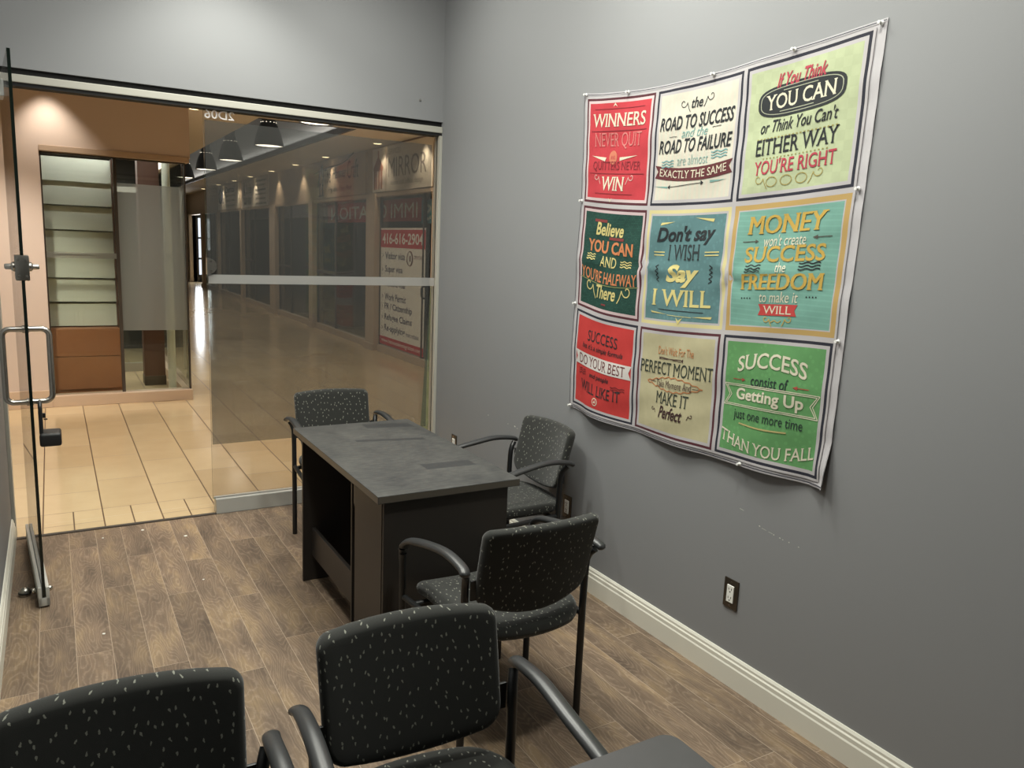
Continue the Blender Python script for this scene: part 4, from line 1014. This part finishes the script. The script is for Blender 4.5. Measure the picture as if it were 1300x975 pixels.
for v in (.365, .39): q.line_([(.13,v),(.26,v)], .009, YE); q.line_([(.75,v),(.9,v)], .009, YE)
q.text('Say', .56, .40, .19, YE, shear=.25, bold=.045); q.text('I WILL', .745, .70, .14, YE, serif=True, bold=0.0135)
for sgn, u0 in ((-1,.19),(1,.83)):
    q.line_([(u0+sgn*.03*((k%2)*2-1)*.6, .47+.018*k) for k in range(9)], .008, DK)
q.line_([(.24,.845),(.78,.855)], .006, DK); q.poly([(.14,.865),(.36,.885),(.15,.88)], YE); q.poly([(.87,.885),(.65,.895),(.86,.905)], YE); q.line_([(.36,.89),(.65,.9)], .004, YE); q.poly([(.47,.905),(.51,.93),(.55,.905),(.51,.965)], YE)
q.done("blue grey square reading Don't say I WISH Say I WILL")
q = Square(1, 2, (126,188,172), GOLD, PALE, 'lines', lw=.034)
GD = (226,182,40)
q.text('MONEY', .175, .66, .135, GD, serif=True, bold=0.0180, shear=.1); q.text("won't create", .295, .36, .085, CREAM, shear=.12); q.line_([(.13,.295),(.24,.295)], .006, (96,90,80)); q.poly([(.24,.28),(.27,.295),(.24,.31)], (96,90,80)); q.line_([(.76,.29),(.88,.29)], .006, (96,90,80)); q.poly([(.77,.275),(.73,.29),(.77,.305)], (96,90,80))
q.text('SUCCESS', .395, .68, .12, GD, serif=True, bold=0.0180, shear=.06); q.text('the', .495, .09, .075, CREAM); q.wave(.25, .5, .14, 3, DK); q.wave(.73, .49, .17, 3, DK)
q.text('FREEDOM', .60, .70, .12, GD, serif=True, bold=0.0180, shear=.06); q.text('to make it', .715, .33, .08, CREAM, shear=.12)
for k in range(4): q.ellipse(.17+.025*k, .725, .006, .006, DK); q.ellipse(.73+.025*k, .71, .006, .006, DK)
q.ribbon(.5, .81, .34, .085, (222,50,44), 0, .02); q.text('WILL', .81, .25, .06, CREAM, serif=True)
q.swirl(.42, .895, .05, -1, GD, .006); q.line_([(.44+.012*k,.895+.008*math.sin(k*1.2)) for k in range(10)], .006, GD); q.swirl(.6, .89, .05, 1, GD, .006)
q.done("aqua gold bordered square reading MONEY won't create SUCCESS the FREEDOM to make it WILL")
q = Square(2, 0, (228,46,40), NAVY, PALE)
q.text('SUCCESS', .225, .46, .105, DK, serif=True, arc=.01); q.text("has it's a simple formula", .335, .62, .07, DK, shear=.28, bold=.008)
q.ribbon(.5, .475, .88, .135, (240,234,228), 0); q.text('DO YOUR BEST', .475, .72, .10, (120,34,40), serif=True)
q.text('and people', .61, .32, .065, DK, shear=.28, bold=.012); q.wave(.2, .60, .14, 3, (150,20,26)); q.wave(.78, .66, .18, 2, (150,20,26)); q.text('WILL LIKE IT', .735, .64, .11, DK, serif=True, arc=-.01)
q.ellipse(.47, .86, .042, .042, CREAM); q.ellipse(.47, .86, .032, .032, (222,50,44), .0014); q.poly([(.45,.872),(.49,.872),(.475,.84)], CREAM, .0018)
q.done("red square reading SUCCESS has it's a simple formula DO YOUR BEST")
q = Square(2, 1, (212,202,156), MAROON, PALE, 'blocks2')
q.text("Don't Wait For The", .20, .44, .075, (222,142,72), bold=.005); q.line_([(.32,.275),(.58,.265)], .006, (80,40,40)); q.line_([(.32,.26),(.58,.282)], .006, (80,40,40)); q.poly([(.3,.255),(.325,.268),(.3,.285)], (80,40,40)); q.poly([(.6,.255),(.575,.275),(.6,.29)], (80,40,40))
q.text('PERFECT MOMENT', .36, .88, .115, (60,70,56), serif=True, bold=0.0036)
for sg in (-1, 1): q.line_([(.16+.68*i/24, .495+sg*(.062*math.sin(math.pi*i/24)+.008*math.sin(i*2.1))) for i in range(25)], .009, (214,130,60))
q.text('Take Moment And', .495, .44, .068, (90,60,56), lift=.0032); q.line_([(.2,.49),(.27,.49)], .005, (90,60,56)); q.line_([(.73,.5),(.8,.5)], .005, (90,60,56))
q.text('MAKE IT', .625, .40, .11, (60,70,56), serif=True, bold=0.0036); q.text('Perfect', .755, .30, .115, (70,36,36), shear=.28, bold=.02); q.swirl(.27, .75, .035, -1, (90,60,56), .006); q.swirl(.73, .75, .035, 1, (90,60,56), .006)
q.done("beige square reading Don't Wait For The PERFECT MOMENT MAKE IT Perfect")
q = Square(2, 2, (104,176,100), NAVY, PALE, 'dots')
q.text('SUCCESS', .245, .62, .12, CREAM, serif=True, bold=0.0135, arc=.05); q.text('consist of', .355, .34, .085, (34,58,54), bold=.005, shear=.05)
q.line_([(.15,.36),(.24,.36)], .006, (200,70,50)); q.poly([(.24,.345),(.275,.36),(.24,.375)], (200,70,50)); q.line_([(.72,.365),(.84,.365)], .006, (200,70,50)); q.poly([(.75,.35),(.71,.365),(.75,.38)], (200,70,50))
for k, w in ((0,.86),(1,.82)):
    a, b, h = .5-w/2, .5+w/2, .085-.012*k
    q.line_([(a,.485-h),(b,.485-h),(b-.05,.485),(b,.485+h),(a,.485+h),(a+.05,.485),(a,.485-h)], .006, CREAM)
q.text('Getting Up', .485, .62, .12, CREAM, serif=False, bold=.025); q.text('just one more time', .645, .64, .095, (34,58,54), shear=.05)
q.line_([(.24+.45*i/10,.705+.012*math.sin(math.pi*i/10)) for i in range(11)], .012, (206,190,110)); q.text('THAN YOU FALL', .805, .86, .095, CREAM, serif=True, bold=0.0054, arc=-.075)
q.done('green square reading SUCCESS consist of Getting Up just one more time THAN YOU FALL')

# push pins holding the cloth
def pin_mesh():
    t = thing('push_pin', '', 'push pin', (0,0,0), 0, 'push pins around the tapestry edge')
    bm = NB(); lathe(bm, [(.007, 0), (.0075, -.003), (.004, -.005), (.0035, -.011), (.0055, -.014), (.005, -.016)], seg=12, axis='x'); make('pin_head', bm, M['pin'], t, 40)
    bm = NB(); lathe(bm, [(.0007, -.001), (.0007, .012)], seg=6, axis='x'); make('pin_point', bm, M['steel'], t)
    return t
p0 = pin_mesh()
for i, (U, V, lab) in enumerate(((0, -.02, 'push pin at the corner above WINNERS square, upper far end of tapestry'), (.62, -.02, 'push pin on the top hem above the WINNERS lettering'), (1.66, -.02, 'push pin on the top hem above the ROAD TO SUCCESS square'), (2.42, -.02, 'push pin on the top hem above If You Think'), (3.03, -.01, 'push pin at the top corner beside the If You Think square'),
        (-.02, .98, 'push pin on the edge between WINNERS and Believe squares'), (3.02, 1.0, 'push pin on the edge between the EITHER WAY and MONEY squares'), (-.02, 1.98, 'push pin on the edge between Believe and DO YOUR BEST squares'), (3.02, 2.0, 'push pin on the edge between MONEY and Getting Up squares'), (-.02, 3.02, 'push pin at the lowest corner under the DO YOUR BEST square'), (2.3, 3.02, 'push pin on the bottom hem under the Getting Up square'))):
    o = p0 if i == 0 else copy_tree(p0)
    x, y, z = cloth(U, V, .001); o.location = (x, y, z); o['label'] = lab

# ------------------------------------------------------------------ outlets on the right wall
def outlet(y, z, lab):
    t = thing('wall_outlet', lab, 'outlet', (XR, y, z), 0, 'outlets along the right wall')
    bm = NB(); box(bm, -.006, 0, -.035, .035, -.057, .057, 0, .0025); make('cover_plate', bm, M['plate'], t, 40)
    bm = NB(); box(bm, -.0095, -.004, -.0165, .0165, -.0335, .0335, 0, .0015); r = make('receptacle', bm, M['plastic'], t)
    bm = NB()
    for s in (-1, 1):
        zc = s*.0165
        box(bm, -.0102, -.0094, -.0075, -.0055, zc-.001, zc+.007); box(bm, -.0102, -.0094, .0055, .0075, zc-.001, zc+.006); lathe(bm, [(.0026, -.0102), (.0026, -.0094)], (0, 0, zc-.008), 10, 0, 'x')
    make('slot', bm, M['slot'], r)
    for zz in (-.046, .046):
        bm = NB(); lathe(bm, [(.0035, -.0075), (.0035, -.0055)], (0, 0, zz), 10, 0, 'x'); make('screw', bm, M['steel'], t)
    return t
outlet(1.941, .355, 'electrical outlet on bare grey wall near the baseboard, below the tapestry corner')
outlet(3.035, .352, 'electrical outlet half hidden behind the armchair that backs onto grey wall')
outlet(4.31, .366, 'electrical outlet low on grey wall, seen just over far desk edge')

# crumbs on the wood floor
for i, (x, y, s, lab) in enumerate(((.355,4.491,.011,'white paper scrap on the wood floor by the tile edge, left of the pane'), (.549,4.309,.014,'largest white paper scrap on the wood floor near the sill corner'), (.16,4.449,.008,'tiny pale scrap on the wood floor in the doorway'), (.542,3.697,.008,'tiny pale scrap on the wood floor left of the desk end'), (.106,3.326,.008,'tiny pale scrap on the wood floor in the open middle'))):
    bm = NB()
    prof = [(s*(.5+.35*rnd.random())*math.cos(a), s*(.5+.35*rnd.random())*math.sin(a)) for a in [k*.9 for k in range(7)]]
    prism(bm, prof, 'z', 0, .003); bmesh.ops.bevel(bm, geom=bm.edges[:], offset=.0006, segments=1, affect='EDGES')
    o = make('paper_scrap', bm, M['paper'], None, 0, (x, y, .0003)); tag(o, lab, 'scrap', 'paper scraps on the wood floor')
